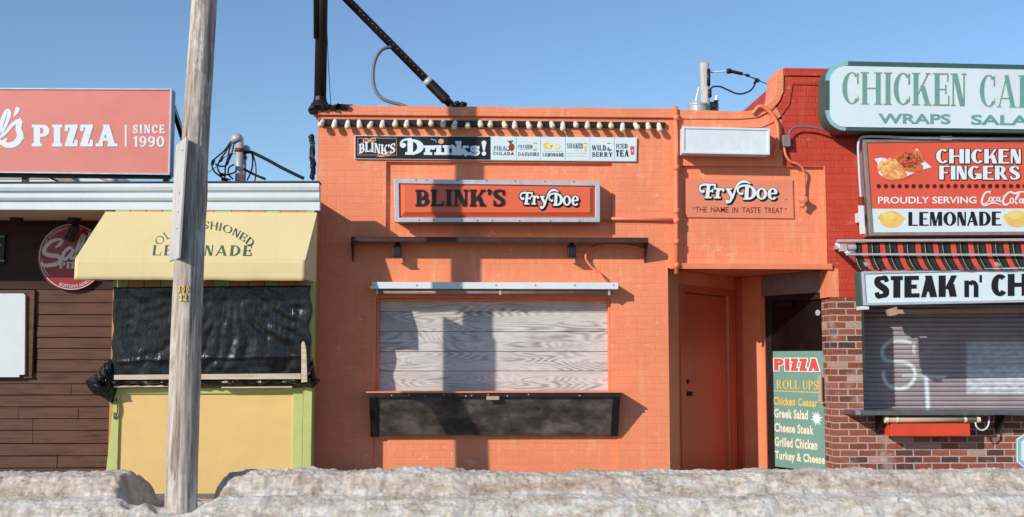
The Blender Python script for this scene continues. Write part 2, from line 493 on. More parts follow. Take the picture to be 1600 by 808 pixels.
def mat_ground(name, c, sc):
    n = NT(name)
    a = n.noise(sc, 8, .7); b = n.noise(sc*60, 3, .7)
    col = n.ramp(a, [(.3, dim(c, .7)), (.7, dim(c, 1.25))])
    col = n.mix(n.ramp(b, [(.4, .35), (.6, 0.0)]), col, dim(c, .4))
    return n.done(col, n.ramp(a, [(.35, .55), (.6, .9)]), n.bump(b, .5, .006))
M['asphalt'] = mat_ground('asphalt', (.05,.048,.047,1), .8)
M['concrete'] = mat_ground('concrete_walk', (.20,.18,.165,1), 1.2)
M['siding'] = paint('white_siding', srgb(222,228,228), .04, .55, 5, .1, .35, srgb(120,110,100))

def mat_shutter():
    n = NT('steel_shutter_with_graffiti')
    a = n.noise(1.3, 5, .65, n.map((1,1,1)))
    col = n.ramp(a, [(.3, srgb(160,150,152)), (.7, srgb(186,177,178))])
    st = n.noise(4, 6, .7, n.map((3,1,.4)))
    col = n.mix(n.ramp(st, [(.5, 0.0), (.75, .3)]), col, srgb(150,136,134))
    at = n.n('ShaderNodeAttribute', attribute_name='spray_and_sun')
    f = n.math('MULTIPLY', at.outputs['Fac'], n.ramp(n.noise(30, 4, .7), [(.2, .9), (.6, 1.0)]))
    col = n.mix(f, col, srgb(236,246,248))
    return n.done(col, .42, n.bump(n.noise(60, 3), .1, .003), Metallic=.1)
M['shutter'] = mat_shutter()

# ------------------------------------------------------------------ lettering engine (strips: left/right edge lists)
def strip(l, r): return ([Vector((p[0], p[1], 0)) for p in l], [Vector((p[0], p[1], 0)) for p in r])
def rect(x0, y0, x1, y1, n=3):
    if abs(x1-x0) >= abs(y1-y0):
        return strip([(x0+(x1-x0)*i/n, y1) for i in range(n+1)], [(x0+(x1-x0)*i/n, y0) for i in range(n+1)])
    return strip([(x0, y0+(y1-y0)*i/n) for i in range(n+1)], [(x1, y0+(y1-y0)*i/n) for i in range(n+1)])
def diag(x0, y0, x1, y1, w, n=4):
    return strip([(x0+(x1-x0)*i/n, y0+(y1-y0)*i/n) for i in range(n+1)], [(x0+w+(x1-x0)*i/n, y0+(y1-y0)*i/n) for i in range(n+1)])
def arc(cx, cy, rx, ry, a0, a1, wx, wy, n=18):
    A = [radians(a0+(a1-a0)*i/n) for i in range(n+1)]
    return strip([(cx+rx*cos(a), cy+ry*sin(a)) for a in A], [(cx+(rx-wx)*cos(a), cy+(ry-wy)*sin(a)) for a in A])
def disc(cx, cy, rx, ry=None, n=12):
    ry = ry or rx; A = [pi - pi*i/n for i in range(n+1)]
    return strip([(cx+rx*cos(a), cy+ry*sin(a)) for a in A], [(cx+rx*cos(a), cy-ry*sin(a)) for a in A])
def stroke(pts, ws, k=6, caps=False):
    p = [Vector((a, b, 0)) for a, b in pts]
    if not isinstance(ws, (list, tuple)): ws = [ws]*len(p)
    q = catmull(p, k) if len(p) > 2 else [p[0].lerp(p[1], i/4) for i in range(5)]
    W = [Vector((w, 0, 0)) for w in ws]
    W = catmull(W, k) if len(p) > 2 else [W[0].lerp(W[1], i/4) for i in range(5)]
    L, Rr = [], []
    for i, c in enumerate(q):
        t = (q[min(i+1, len(q)-1)] - q[max(i-1, 0)])
        t = t.normalized() if t.length > 1e-9 else Vector((1,0,0))
        nn = Vector((-t.y, t.x, 0)) * max(W[i].x, 0)/2
        L.append(c+nn); Rr.append(c-nn)
    out = [(L, Rr)]
    if caps: out += [disc(q[0].x, q[0].y, W[0].x/2), disc(q[-1].x, q[-1].y, W[-1].x/2)]
    return out

def grow(pc, e):
    L, Rr = pc; n = len(L); L2, R2 = [], []
    for i in range(n):
        c = (L[i]+Rr[i])/2; d = L[i]-Rr[i]
        t = ((L[min(i+1,n-1)]+Rr[min(i+1,n-1)]) - (L[max(i-1,0)]+Rr[max(i-1,0)]))
        t = t.normalized() if t.length > 1e-9 else Vector((1,0,0))
        nn = Vector((-t.y, t.x, 0))
        if nn.dot(d) < 0: nn = -nn
        sh = Vector((0,0,0))
        if i == 0: sh = -t*e
        if i == n-1: sh = t*e
        L2.append(L[i]+nn*e+sh); R2.append(Rr[i]-nn*e+sh)
    return (L2, R2)

def glyph(ch, s):
    S, T, L, K, w = s['st'], s['th'], s['sl'], s['k'], s['w']
    o = []
    def sf(x0, x1, y):          # serif bar at foot (y=0) or head (y=1)
        if K: o.append(rect(x0-L, 0 if y == 0 else 1-K, x1+L, K if y == 0 else 1))
    def stem(x, wd=None, y0=0, y1=1):
        wd = wd or S
        o.append(rect(x, y0, x+wd, y1))
        if y0 == 0: sf(x, x+wd, 0)
        if y1 == 1: sf(x, x+wd, 1)
    if ch == 'A':
        W = .82*w+S*.4; o.extend([diag(0,0,W/2-T*.6,1,T*1.1), diag(W-S,0,W/2-S*.6,1,S), rect(W*.2,.26,W*.78,.26+T)])
        sf(0,T,0); sf(W-S,W,0)
    elif ch in 'BPR':
        stem(0); cx = S+.10*w
        ry = .25+T/2 if ch == 'B' else .28
        o.append(arc(cx, 1-ry, .30*w+S*.25, ry, -90, 90, S*.95, T)); o.append(rect(S*.5, 1-T, cx, 1)); o.append(rect(S*.5, 1-2*ry, cx, 1-2*ry+T))
        if ch == 'B':
            o.append(arc(cx, .25+T/2, .36*w+S*.25, .25+T/2, -90, 90, S, T)); o.append(rect(S*.5, 0, cx, T))
        if ch == 'R':
            W = .52*w+S*.7; o.append(diag(W-S*.2, 0, S*.9, .48, S*.95)); sf(W-S*.2, W+S*.75, 0)
    elif ch in 'CG':
        rx = .42*w+S*.3
        o.append(arc(rx,.5,rx,.5,48,318 if ch == 'C' else 350,S,T))
        if K: o.append(rect(rx*1.66-T, .64, rx*1.66+T*.4, .97))
        if ch == 'G':
            o.append(rect(rx*1.72-S*.5, .04, rx*1.72+S*.5, .45)); o.append(rect(rx*1.05, .45-T, rx*1.72+S*.5+L, .45))
        elif K: o.append(rect(rx*1.66-T*.3, .10, rx*1.66+T*.3, .26))
    elif ch == 'D':
        stem(0); cx = S+.04*w; o.append(arc(cx,.5,.52*w+S*.3,.5,-90,90,S,T)); o.extend([rect(S*.5,0,cx,T), rect(S*.5,1-T,cx,1)])
    elif ch in 'EFL':
        stem(0); W = S+.46*w; v = T if not K else max(K*.8, T)
        if ch in 'EF':
            o.append(rect(S*.5, 1-T, W, 1)); o.append(rect(S*.5, .5-T/2, W*.85, .5+T/2))
            if K: o.extend([rect(W-v*.9,.74,W,1), rect(W*.85-v*.9,.36,W*.85,.64)])
        if ch in 'EL':
            o.append(rect(S*.5, 0, W+.03, T))
            if K: o.append(rect(W+.03-v*.9, 0, W+.03, .30))
    elif ch == 'H':
        W = .46*w; stem(0); stem(S+W); o.append(rect(S*.5,.5-T/2,S*1.5+W,.5+T/2))
    elif ch == 'I': stem(0)
    elif ch == 'K':
        W = .52*w+S; stem(0); o.append(diag(S*.9,.36,W-T*.6,1,T*1.25)); o.append(diag(W-S*.6,0,S+.10*w,.60,S))
        sf(W-T*.6,W+T*.4,1); sf(W-S*.6,W+S*.3,0)
    elif ch == 'M':
        W = .60*w; o.append(rect(0,0,T,1)); o.append(rect(T+W,0,T+W+S,1)); o.append(diag(T*.2,1,T+W*.5-S*.4,.0,S*.9)); o.append(diag(T+W*.5-T*.2,0,T+W,1,T))
        sf(0,T,0); sf(T+W,T+W+S,0); sf(0,S*.5,1); sf(T+W+S*.5,T+W+S,1)
    elif ch == 'N':
        W = .50*w; o.append(rect(0,0,T,1)); o.append(rect(T+W,0,2*T+W,1)); o.append(diag(0,1,T*2+W-S,0,S))
        sf(0,T,0); sf(0,T,1); sf(T+W,2*T+W,1)
    elif ch in 'OQ0':
        rx = (.46*w if ch != '0' else .34*w)+S*.3
        o.append(arc(rx,.5,rx,.5,0,360,S,T,28))
        if ch == 'Q': o.append(diag(rx*1.6,-.16,rx*.95,.2,S*.8))
    elif ch == 'S':
        W = .60*w+S*.3
        o.extend(stroke([(W*.93,.74),(W*.80,.92),(W*.50,1-T*.5),(W*.17,.86),(W*.17,.66),(W*.5,.51),(W*.83,.36),(W*.84,.16),(W*.5,T*.5),(W*.2,.08),(W*.07,.26)], [T,T*1.1,T,S*.8,S*.95,S,S*.95,S*.8,T,T*1.1,T]))
        if K: o.extend([rect(W*.96-T*.6,.66,W*.96+T*.4,.98), rect(W*.04-T*.4,.02,W*.04+T*.6,.34)])
    elif ch == 'T':
        W = .66*w+S*.2; o.append(rect(W/2-S/2,0,W/2+S/2,1)); o.append(rect(0,1-T,W,1)); sf(W/2-S/2,W/2+S/2,0)
        if K: v = max(K*.8,T)*.9; o.extend([rect(0,.70,v,1), rect(W-v,.70,W,1)])
    elif ch == 'U':
        W = .46*w; o.append(rect(0,.3,S,1)); o.append(rect(S+W-T*.5,.3,S+W+T*.5,1)); o.append(arc((S+W+T*.5)/2,.32,(S+W+T*.5)/2,.32,180,360,S if T > S*.6 else S*.8,T)); sf(0,S,1); sf(S+W-T*.5,S+W+T*.5,1)
    elif ch in 'VWY':
        if ch == 'Y':
            W = .66*w+S*.4; o.append(rect(W/2-S/2,0,W/2+S/2,.45)); o.append(diag(W/2-S/2,.42,0,1,S)); o.append(diag(W/2-T/2+S*.2,.42,W-T,1,T*1.1)); sf(W/2-S/2,W/2+S/2,0); sf(0,S,1); sf(W-T,W,1)
        else:
            W = .66*w+S*.3
            for q in range(2 if ch == 'W' else 1):
                d = q*(W-S*.5); o.append(diag(d+W/2-S*.6,0,d,1,S)); o.append(diag(d+W/2-T*.3,0,d+W-T,1,T*1.1)); sf(d,d+S,1)
            sf(d+W-T,d+W,1)
    elif ch == 'Z':
        W = .60*w+S*.2; o.append(rect(0,1-T,W,1)); o.append(rect(0,0,W,T)); o.append(diag(0,T*.5,W-S*1.1,1-T*.5,S*1.1))
        if K: v = max(K*.8,T)*.9; o.extend([rect(0,.70,v,1), rect(W-v,0,W,.30)])
    elif ch == '1':
        o.append(rect(.1,0,.1+S,1)); o.append(diag(-.05,.78,.1+S*.2,1,T)); sf(.1,.1+S,0)
    elif ch == '9':
        rx = .30*w+S*.3; o.append(arc(rx,.68,rx,.32,0,360,S*.9,T)); o.extend(stroke([(2*rx-S*.45,.66),(2*rx-S*.55,.3),(rx*1.1,T*.5),(rx*.35,.10)], [S*.9,S*.9,T,T*1.2]))
    elif ch == "'":
        o.extend(stroke([(.12,.95),(.14,.84),(.04,.68)], [S*.9,S*.75,T*.5])); o.append(disc(.11,.92,S*.46))
    elif ch == '.':
        o.append(disc(.08,.06,S*.4))
    return o

def word(text, st=.24, th=.12, sl=.07, k=.11, w=1.0, gap=.10, space=.45):
    s = dict(st=st, th=th, sl=sl, k=k, w=w); x = 0; out = []
    for ch in text:
        if ch == ' ': x += space; continue
        g = glyph(ch, s)
        xs = [p.x for a, b in g for p in a+b]
        lo, hi = min(xs), max(xs)
        d = Vector((x-lo, 0, 0))
        out += [([p+d for p in a], [p+d for p in b]) for a, b in g]
        x += hi-lo+gap
    return out

SANS = dict(sl=0, k=0)

def bounds(pcs):
    ps = [p for a, b in pcs for p in a+b]
    return min(p.x for p in ps), max(p.x for p in ps), min(p.y for p in ps), max(p.y for p in ps)

def place(mb, pcs, quad, h=.003, bb=None, warp=None, lift=.0, flip=False, step=.00012):
    """quad: world tl,tr,br,bl. pieces are fitted into it, each a raised vinyl/painted prism"""
    tl, tr, br, bl = [Vector(q) for q in quad]
    x0, x1, y0, y1 = bb or bounds(pcs)
    n = (tr-tl).cross(tl-bl).normalized()
    if n.y > 0: n = -n
    for i, (Lp, Rp) in enumerate(pcs):
        hh = h + lift + i*step
        def m(p):
            u, v = (p.x-x0)/(x1-x0), (p.y-y0)/(y1-y0)
            if flip: v = 1-v
            if warp: u, v = warp(u, v)
            return bl.lerp(br, u).lerp(tl.lerp(tr, u), v)
        A = [m(p) for p in Lp]; B = [m(p) for p in Rp]; k = len(A)
        vs = [p+n*hh for p in A]+[p+n*hh for p in B]+[p+n*lift*.5 for p in A]+[p+n*lift*.5 for p in B]
        fs = [(j, j+1, k+j+1, k+j) for j in range(k-1)]
        fs += [(2*k+j, 2*k+j+1, j+1, j) for j in range(k-1)] + [(k+j, k+j+1, 3*k+j+1, 3*k+j) for j in range(k-1)]
        fs += [(0, k, 3*k, 2*k), (k-1, 2*k-1, 4*k-1, 3*k-1)]
        mb.add(vs, fs)
    return mb

def Q(x0, y0, x1, y1, Y, t=0.0, t2=None):
    """world quad from a photo rectangle; t tilts the right end down (pixels)"""
    t2 = t if t2 is None else t2
    return [P(x0, y0, Y), P(x1, y0+t, Y), P(x1, y1+t2, Y), P(x0, y1, Y)]

def Q4(pts, Y): return [P(a, b, Y) for a, b in pts]

def sans(mb, text, quad, bold=0.0, h=.003, warp=None, spacing=1.0, wordsp=1.0, shear=0.0, pad=0.0):
    """built-in font, converted to a thin mesh fitted into quad"""
    c = bpy.data.curves.new('t', 'FONT'); c.body = text; c.offset = bold; c.space_character = spacing; c.space_word = wordsp; c.shear = shear
    c.resolution_u = 4
    o = bpy.data.objects.new('t', c); COL.objects.link(o)
    dg = bpy.context.evaluated_depsgraph_get(); dg.update()
    me = o.evaluated_get(dg).to_mesh()
    vs = [Vector(v.co) for v in me.vertices]; fs = [tuple(p.vertices) for p in me.polygons]
    o.evaluated_get(dg).to_mesh_clear(); bpy.data.objects.remove(o); bpy.data.curves.remove(c)
    x0, x1 = min(v.x for v in vs)+pad, max(v.x for v in vs)-pad; y0, y1 = min(v.y for v in vs)+pad, max(v.y for v in vs)-pad
    tl, tr, br, bl = [Vector(q) for q in quad]
    n = (tr-tl).cross(tl-bl).normalized()
    if n.y > 0: n = -n
    out = []
    for p in vs:
        u, v = (p.x-x0)/(x1-x0), (p.y-y0)/(y1-y0)
        if warp: u, v = warp(u, v)
        out.append(bl.lerp(br, u).lerp(tl.lerp(tr, u), v)+n*h)
    mb.add(out, fs)
    return mb

def trace(pcs, f, ox, oy):
    """strip pieces drawn in zoomed-photo coordinates -> photo pixels"""
    return [([Vector((ox+p.x/f, oy+p.y/f, 0)) for p in a], [Vector((ox+p.x/f, oy+p.y/f, 0)) for p in b]) for a, b in pcs]

def put(mb, pcs, Y, h=.003, lift=0.0, step=.00012):
    """pieces already in photo pixels, put on plane Y"""
    x0, x1, y0, y1 = bounds(pcs)
    return place(mb, pcs, [P(x0,y0,Y), P(x1,y0,Y), P(x1,y1,Y), P(x0,y1,Y)], h, (x0,x1,y0,y1), None, lift, True, step)

def flatpoly(mb, pxs, Y, h=.003):
    return mb.pp(pxs, Y-h, Y)

def ray_plane(px, py, p0, n):
    d = CAM_R @ Vector(((px - 800) / F, -(py - 404) / F, -1))
    return CAM_P + d * ((p0 - CAM_P).dot(n) / d.dot(n))

def place_fn(mb, pcs, mapf, n, h=.003, step=.00012):
    for i, (Lp, Rp) in enumerate(pcs):
        A = [mapf(p) for p in Lp]; B = [mapf(p) for p in Rp]; k = len(A); hh = h+i*step
        vs = [p+n*hh for p in A]+[p+n*hh for p in B]+A+B
        fs = [(j, j+1, k+j+1, k+j) for j in range(k-1)] + [(2*k+j, 2*k+j+1, j+1, j) for j in range(k-1)] + [(k+j, k+j+1, 3*k+j+1, 3*k+j) for j in range(k-1)]
        fs += [(0, k, 3*k, 2*k), (k-1, 2*k-1, 4*k-1, 3*k-1)]
        mb.add(vs, fs)

def fitpx(pcs, x0, y0, x1, y1):
    """glyph pieces (y up) -> photo pixel pieces (y down) inside the box"""
    a, b, c, d = bounds(pcs)
    g = lambda p: Vector((x0+(p.x-a)/(b-a)*(x1-x0), y1-(p.y-c)/(d-c)*(y1-y0), 0))
    return [([g(p) for p in l], [g(p) for p in r]) for l, r in pcs]

def warp_px(pcs, f): return [([f(p) for p in l], [f(p) for p in r]) for l, r in pcs]

def pframe(mb, q, w, yf, yb, wi=None):
    """mitred frame along photo quad q, w pixels wide"""
    n = len(q); cx = sum(p[0] for p in q)/n; cy = sum(p[1] for p in q)/n
    inn = []
    for i in range(n):
        p = Vector(q[i]); a = (Vector(q[i-1])-p).normalized(); b = (Vector(q[(i+1) % n])-p).normalized()
        s = (a+b); ang = a.angle(b)/2
        inn.append(tuple(p + s.normalized()*w/sin(ang)))
    for i in range(n):
        j = (i+1) % n
        mb.pp([q[i], q[j], inn[j], inn[i]], yf, yb)
    return inn

def wall(mb, x0, x1, z0, z1, Y, cells, thick=.3, sides=True):
    """front sheet with recesses; cells = (xa,xb,za,zb,depth or None for an opening)"""
    xs = sorted(set([x0, x1] + [min(max(c[i], x0), x1) for c in cells for i in (0, 1)]))
    zs = sorted(set([z0, z1] + [min(max(c[i], z0), z1) for c in cells for i in (2, 3)]))
    def dep(i, j):
        if i < 0 or j < 0 or i >= len(xs)-1 or j >= len(zs)-1: return thick if sides else 0.0
        mx, mz = (xs[i]+xs[i+1])/2, (zs[j]+zs[j+1])/2
        for a, b, c, d, t in cells:
            if a < mx < b and c < mz < d: return thick if t is None else t
        return 0.0
    def isop(i, j):
        mx, mz = (xs[i]+xs[i+1])/2, (zs[j]+zs[j+1])/2
        return any(t is None and a < mx < b and c < mz < d for a, b, c, d, t in cells)
    for i in range(len(xs)-1):
        for j in range(len(zs)-1):
            d = dep(i, j)
            if not isop(i, j):
                mb.add([(xs[i],Y+d,zs[j]),(xs[i+1],Y+d,zs[j]),(xs[i+1],Y+d,zs[j+1]),(xs[i],Y+d,zs[j+1])], [(0,1,2,3)])
    for i in range(len(xs)):
        for j in range(len(zs)-1):
            a, b = dep(i-1, j), dep(i, j)
            if abs(a-b) > 1e-6: mb.add([(xs[i],Y+a,zs[j]),(xs[i],Y+b,zs[j]),(xs[i],Y+b,zs[j+1]),(xs[i],Y+a,zs[j+1])], [(0,1,2,3)] if a < b else [(3,2,1,0)])
    for j in range(len(zs)):
        for i in range(len(xs)-1):
            a, b = dep(i, j-1), dep(i, j)
            if abs(a-b) > 1e-6: mb.add([(xs[i],Y+a,zs[j]),(xs[i+1],Y+a,zs[j]),(xs[i+1],Y+b,zs[j]),(xs[i],Y+b,zs[j])], [(0,1,2,3)] if a > b else [(3,2,1,0)])
    return mb

def X(px, py, Y): return P(px, py, Y).x
def Z(py, px, Y): return P(px, py, Y).z

# ================================================================== the setting: ground
m = MB().add([(-600,-600,-.15),(600,-600,-.15),(600,600,-.15),(-600,600,-.15)], [(0,1,2,3)])
tag(obj('road', m, M['asphalt']), kind='structure')
m = MB().box(-40, 40, -2.76, 9, -.14, -.004)
tag(obj('sidewalk', m, M['concrete'], bevel=.01), kind='structure')
m = MB().box(-40, 40, -2.92, -2.764, -.14, .004)
tag(obj('kerb', m, M['concrete'], bevel=.015), kind='structure')

# ---- ploughed snow bank
def snow():
    xa, xb, ya, yb = -6.2, 6.8, -2.86, -1.25
    nu, nv = 1000, 130
    def ss(a, b, t):
        t = min(max((t-a)/(b-a), 0), 1); return t*t*(3-2*t)
    prof = [(-2.86,-.06),(-2.80,-.02),(-2.73,.045),(-2.66,.11),(-2.58,.155),(-2.50,.172),(-2.44,.19),(-2.37,.265),(-2.29,.335),(-2.15,.355),(-1.9,.34),(-1.65,.25),(-1.45,.10),(-1.25,-.05)]
    def pf(y):
        for (a, za), (b, zb) in zip(prof, prof[1:]):
            if a <= y <= b: t = (y-a)/(b-a); return za+(zb-za)*t
        return -.05
    g0, g1 = X(192, 760, -2.3), X(356, 760, -2.3)
    pole = P(285, 780, -2.49)
    me = bpy.data.meshes.new('snow_bank')
    vs, dirt = [], []
    for j in range(nv+1):
        y = ya+(yb-ya)*j/nv
        for i in range(nu+1):
            x = xa+(xb-xa)*i/nu
            nx = Vector((x*1.0, y*1.6, 0))
            wob = .05*noise.noise(Vector((x*1.3, 4.0, 1)))+.035*noise.noise(Vector((x*4.1, 9.0, 1)))+.015*noise.noise(Vector((x*12, 3, y*6)))
            z = pf(y+wob*.8)
            top = ss(.18, .32, z)
            # top edge height along the street
            hx = 1.0 + .10*noise.noise(Vector((x*.8, 0, 7))) + .09*noise.noise(Vector((x*3.1, 0, 2)))
            hx += .06*ss(-2.6, -1.6, x)*(1-ss(-.8, .6, x)) - .02*ss(1, 2.2, x)*(1-ss(2.6, 3.4, x))
            z *= 1+(hx-1)*top
            # dug out gap round the pole
            e = .08*noise.noise(Vector((y*4, x*2, 5)))
            gap = ss(g0-.03+e, g0+.14+e, x)*(1-ss(g1-.22+e, g1+.03+e, x))
            low = .055+.05*noise.noise(Vector((x*5, y*5, 11)))
            front = ss(-2.80, -2.62, y)*(1-ss(-2.5, -2.36, y))
            lowz = max(low*.45, -.03) + front*(.10+.07*noise.noise(Vector((x*6, y*7, 21))))
            z = z*(1-gap)+min(lowz, z+.03)*gap
            amp = (.006+.006*top) if z > -.02 else .0
            f = 0; a = 1; fr = 6.5
            for o in range(5):
                f += a*noise.noise(Vector((x*fr*.8, y*fr*1.3, z*fr+o*3.7))); a *= .66; fr *= 2.1
            z += amp*f*1.5
            if z > -.02:
                d1 = noise.voronoi(Vector((x*13+noise.noise(Vector((x*9, y*9, 1))), y*17, z*6)))[0]; d2 = noise.voronoi(Vector((x*31, y*38, 7)))[0]
                z += .009*(d1[1]-d1[0]-.25)*(.4+.6*top)+.007*(d2[1]-d2[0]-.25)
            z += (.010 if z > .0 else 0)*(abs(noise.noise(Vector((x*17, y*21, 50))))-.3)+(.006 if z > .0 else 0)*noise.noise(Vector((x*42, y*50, 60)))
            crust = noise.noise(Vector((x*1.1, y*9, 31)))
            z += .012*ss(.1, .5, crust)
            rr = math.hypot(x-pole.x, y-pole.y)
            z -= .05*(1-ss(.16, .34, rr))
            yo = .010*noise.noise(Vector((x*33, z*60, 13)))+.022*noise.noise(Vector((x*6, z*16, 3)))+.014*noise.noise(Vector((x*15, z*34, 8)))
            vs.append((x+.012*noise.noise(Vector((x*14, y*14, 40))), y+yo*(z > .0), z))
            # meltwater leaves the upper layer dirtier, the foot black with grit
            dirt.append(min(1, .25+.75*ss(.17, .24, z)*(1-.55*ss(.31, .36, z)) + .8*(1-ss(-.03, .03, z)) + .6*gap*ss(.0, .12, z)*0))
    fs = [(j*(nu+1)+i, j*(nu+1)+i+1, (j+1)*(nu+1)+i+1, (j+1)*(nu+1)+i) for j in range(nv) for i in range(nu)]
    me.from_pydata(vs, [], fs)
    at = me.attributes.new('dirt', 'FLOAT', 'POINT'); at.data.foreach_set('value', dirt)
    me.materials.append(M['snow'])
    for p in me.polygons: p.use_smooth = True
    o = bpy.data.objects.new('snow_bank', me); COL.objects.link(o)
    tag(o, kind='structure')
snow()

# ================================================================== orange shop building
xL, xPil, xEnd = X(493, 450, 0), X(1045, 560, 0), X(1291, 340, 0)
xRed = X(1222, 200, 0)
zTop = Z(186, 1120, 0); zSof = Z(419, 1170, 0); zP258 = Z(259, 1180, 0)
shop = thing('orange_shop', ((xL+xEnd)/2, 0, 0), 'orange painted brick shop front with boarded serving window and recessed doorway', 'shop')
a = R(603, 254, 957, 371, 0); b = R(587, 466, 955, 613, 0); c = R(583, 613, 965, 745, 0); d = R(1066, 259.5, 1290, 416.5, 0)
zPan = R(1066, 259.5, 1290, 416.5, 0)
m = wall(MB(), xL, xEnd, -.1, zTop, 0, [
    (a[0], a[1], a[2], a[3], .045), (b[0], b[1], b[2], b[3], .16), (c[0], c[1], -.1, b[2], .04),
    (xPil, xEnd, -.1, zSof, None), (xRed, xEnd, zP258, zTop, None), (d[0], xEnd-.012, zSof+.055, d[3], .05)], .32)
obj('front_wall', m, M['orange'], shop, bevel=.006)
m = MB().box(xL+.002, xPil, .33, 8, -.1, zTop-.25).box(xPil+.003, xEnd, 1.65, 8, -.1, zTop-.25)
m.box(xPil+.003, xEnd, .325, 1.647, zSof+.02, zTop-.25)
obj('body', m, M['orange'], shop)
obj('flat_roof', MB().box(xL+.05, xEnd-.01, .34, 8, zTop-.246, zTop-.2), M['roof_felt'], shop)
# coping along the top, then the swept curve up to the taller neighbour
zC = Z(170.5, 1057, 0)
rag = [(X(493-3, 170, 0), zTop+.002)]
top = []
n = 40
for i in range(n+1):
    x = X(491, 170, 0)+(X(1057, 170, 0)-X(491, 170, 0))*i/n
    top.append((x, zC+.008*noise.noise(Vector((x*2.5, 0, 0)))+.004*noise.noise(Vector((x*9, 0, 0)))))
pts = [Vector((x, -.035, z)) for x, z in top]+[Vector((top[-1][0], -.035, zTop+.002)), Vector((top[0][0], -.035, zTop+.002))]
m = MB().prism(pts, (0, .38, 0))
outer = [(1057.5,171),(1110,172.5),(1150,174),(1170,173.2),(1188,169),(1203,160),(1211,147),(1213,128),(1214.5,112),(1218,107),(1224,106)]
inner = [(1225,118),(1224.5,144),(1218,159),(1205,173),(1184,183.5),(1155,186),(1057.5,185.5)]
m.pp(outer+inner, -.035, .42)
obj('coping', m, M['orange'], shop, bevel=.008)
m = MB().pp([(1060,186.2),(1155,186.7),(1184,184.5),(1205,174),(1213,166.5),(1221,181),(1211,190),(1190,199),(1060,200.5)], -.016, .0)
obj('moulding', m, M['orange'], shop, bevel=.004)
# soffit and beam of the doorway
m = MB().box(xPil+.004, xEnd, .004, 1.64, zSof, zSof+.018)
obj('soffit', m, M['orange_smooth'], shop)
m = MB().box(xPil+.02, X(1300, 420, 0), -.03, .0, zSof-.015, zSof+.05)
obj('beam', m, M['orange_smooth'], shop, bevel=.005)
# doorway recess: slanted wall with orange door, back corner, slanted glass door
A0 = Vector((xPil+.002, .06, 0)); A1 = Vector((X(1152, 600, 1.46), 1.46, 0)); A2 = Vector((X(1193, 600, 1.20), 1.20, 0)); A3 = Vector((X(1296, 600, .21), .21, 0))
def slab(m, p, q, z0, z1, t=.10, s0=0., s1=1., out=0.):
    """vertical slab on the plan line p-q; front toward the street"""
    a, b = p.lerp(q, s0), p.lerp(q, s1)
    d = (q-p).normalized(); nn = Vector((d.y, -d.x, 0))
    if nn.y > 0: nn = -nn
    a, b = a+nn*out, b+nn*out
    w = [Vector((a.x,a.y,z0)), Vector((b.x,b.y,z0)), Vector((b.x,b.y,z1)), Vector((a.x,a.y,z1))]
    return m.prism(w, -nn*t)
def on(p, q, px):      # parameter along p-q of the photo column px
    lo, hi = 0., 1.
    for _ in range(40):
        mid = (lo+hi)/2; v = p.lerp(q, mid); v.z = 1.0
        loc = CAM_R.transposed() @ (v-CAM_P)
        if 800+F*loc.x/-loc.z < px: lo = mid
        else: hi = mid
    return lo
s0, s1 = on(A0, A1, 1072), on(A0, A1, 1139)
zD = 2.16
m = slab(MB(), A0, A1, -.1, zSof-.003, .12, 0, s0-.012); slab(m, A0, A1, -.1, zSof-.003, .12, s1+.012, 1); slab(m, A0, A1, zD+.012, zSof-.003, .12, s0-.012, s1+.012)
slab(m, A1, A2, -.1, zSof-.003, .12, .0, 1)
obj('doorway_wall', m, M['orange_smooth'], shop, bevel=.004)
m = slab(MB(), A0, A1, -.05, zD, .05, s0, s1, -.03)
door = obj('door', m, M['orange_door'], shop, bevel=.004)
m = slab(MB(), A0, A1, -.05, zD+.09, .05, s0-.085, s0-.014, .02); slab(m, A0, A1, -.05, zD+.09, .05, s1+.014, s1+.085, .02); slab(m, A0, A1, zD+.014, zD+.09, .05, s0-.013, s1+.013, .02)
obj('door_frame', m, M['orange_door'], door, bevel=.004)
dd = (A1-A0).normalized(); dn = Vector((dd.y, -dd.x, 0)); dn = dn if dn.y < 0 else -dn
for name, z, r in (('lock', 1.13, .026), ('knob', .99, .030)):
    k = A0.lerp(A1, s0+(s1-s0)*.09)-dn*.03; k.z = z
    obj(name, MB().lathe(k, dn, [(r,0),(r,.012),(r*.5,.014),(r*.5,.03),(r*.95,.034),(r,.05),(r*.7,.06)] if name == 'knob' else [(r,0),(r,.014),(r*.6,.02)]), M['black_metal'], door, smooth=False)
# jamb pilasters at the back corner
m = slab(MB(), A1, A2, -.05, zSof-.004, .03, .02, .24, .035)
obj('pilaster', m, M['orange_door'], shop, bevel=.005)
# glass door
gd = obj('glass_door', slab(MB(), A2, A3, .0, 2.10, .012, .13, .955, -.035), M['glass'], shop)
m = MB()
for (p, q) in ((.045, .135), (.955, .998)): slab(m, A2, A3, -.03, 2.16, .05, p, q, 0)
slab(m, A2, A3, 2.085, 2.16, .05, .136, .954, 0); slab(m, A2, A3, -.03, .06, .05, .136, .954, 0)
obj('door_frame', m, M['black_metal'], gd, bevel=.003)
m = slab(MB(), A2, A3, 2.163, zSof-.004, .06, 0, 1, .01)
obj('header', m, M['alu_dark'], shop, bevel=.003)
m = slab(MB(), A2, A3, .9, 1.21, .022, .885, .93, .055)
slab(m, A2, A3, .88, .90, .06, .90, .945, .05)
obj('handle', m, M['tan'], gd, bevel=.003)
obj('jamb', slab(MB(), A2, A3, -.1, 2.16, .05, 0, .043, .012), M['orange_smooth'], shop, bevel=.003)
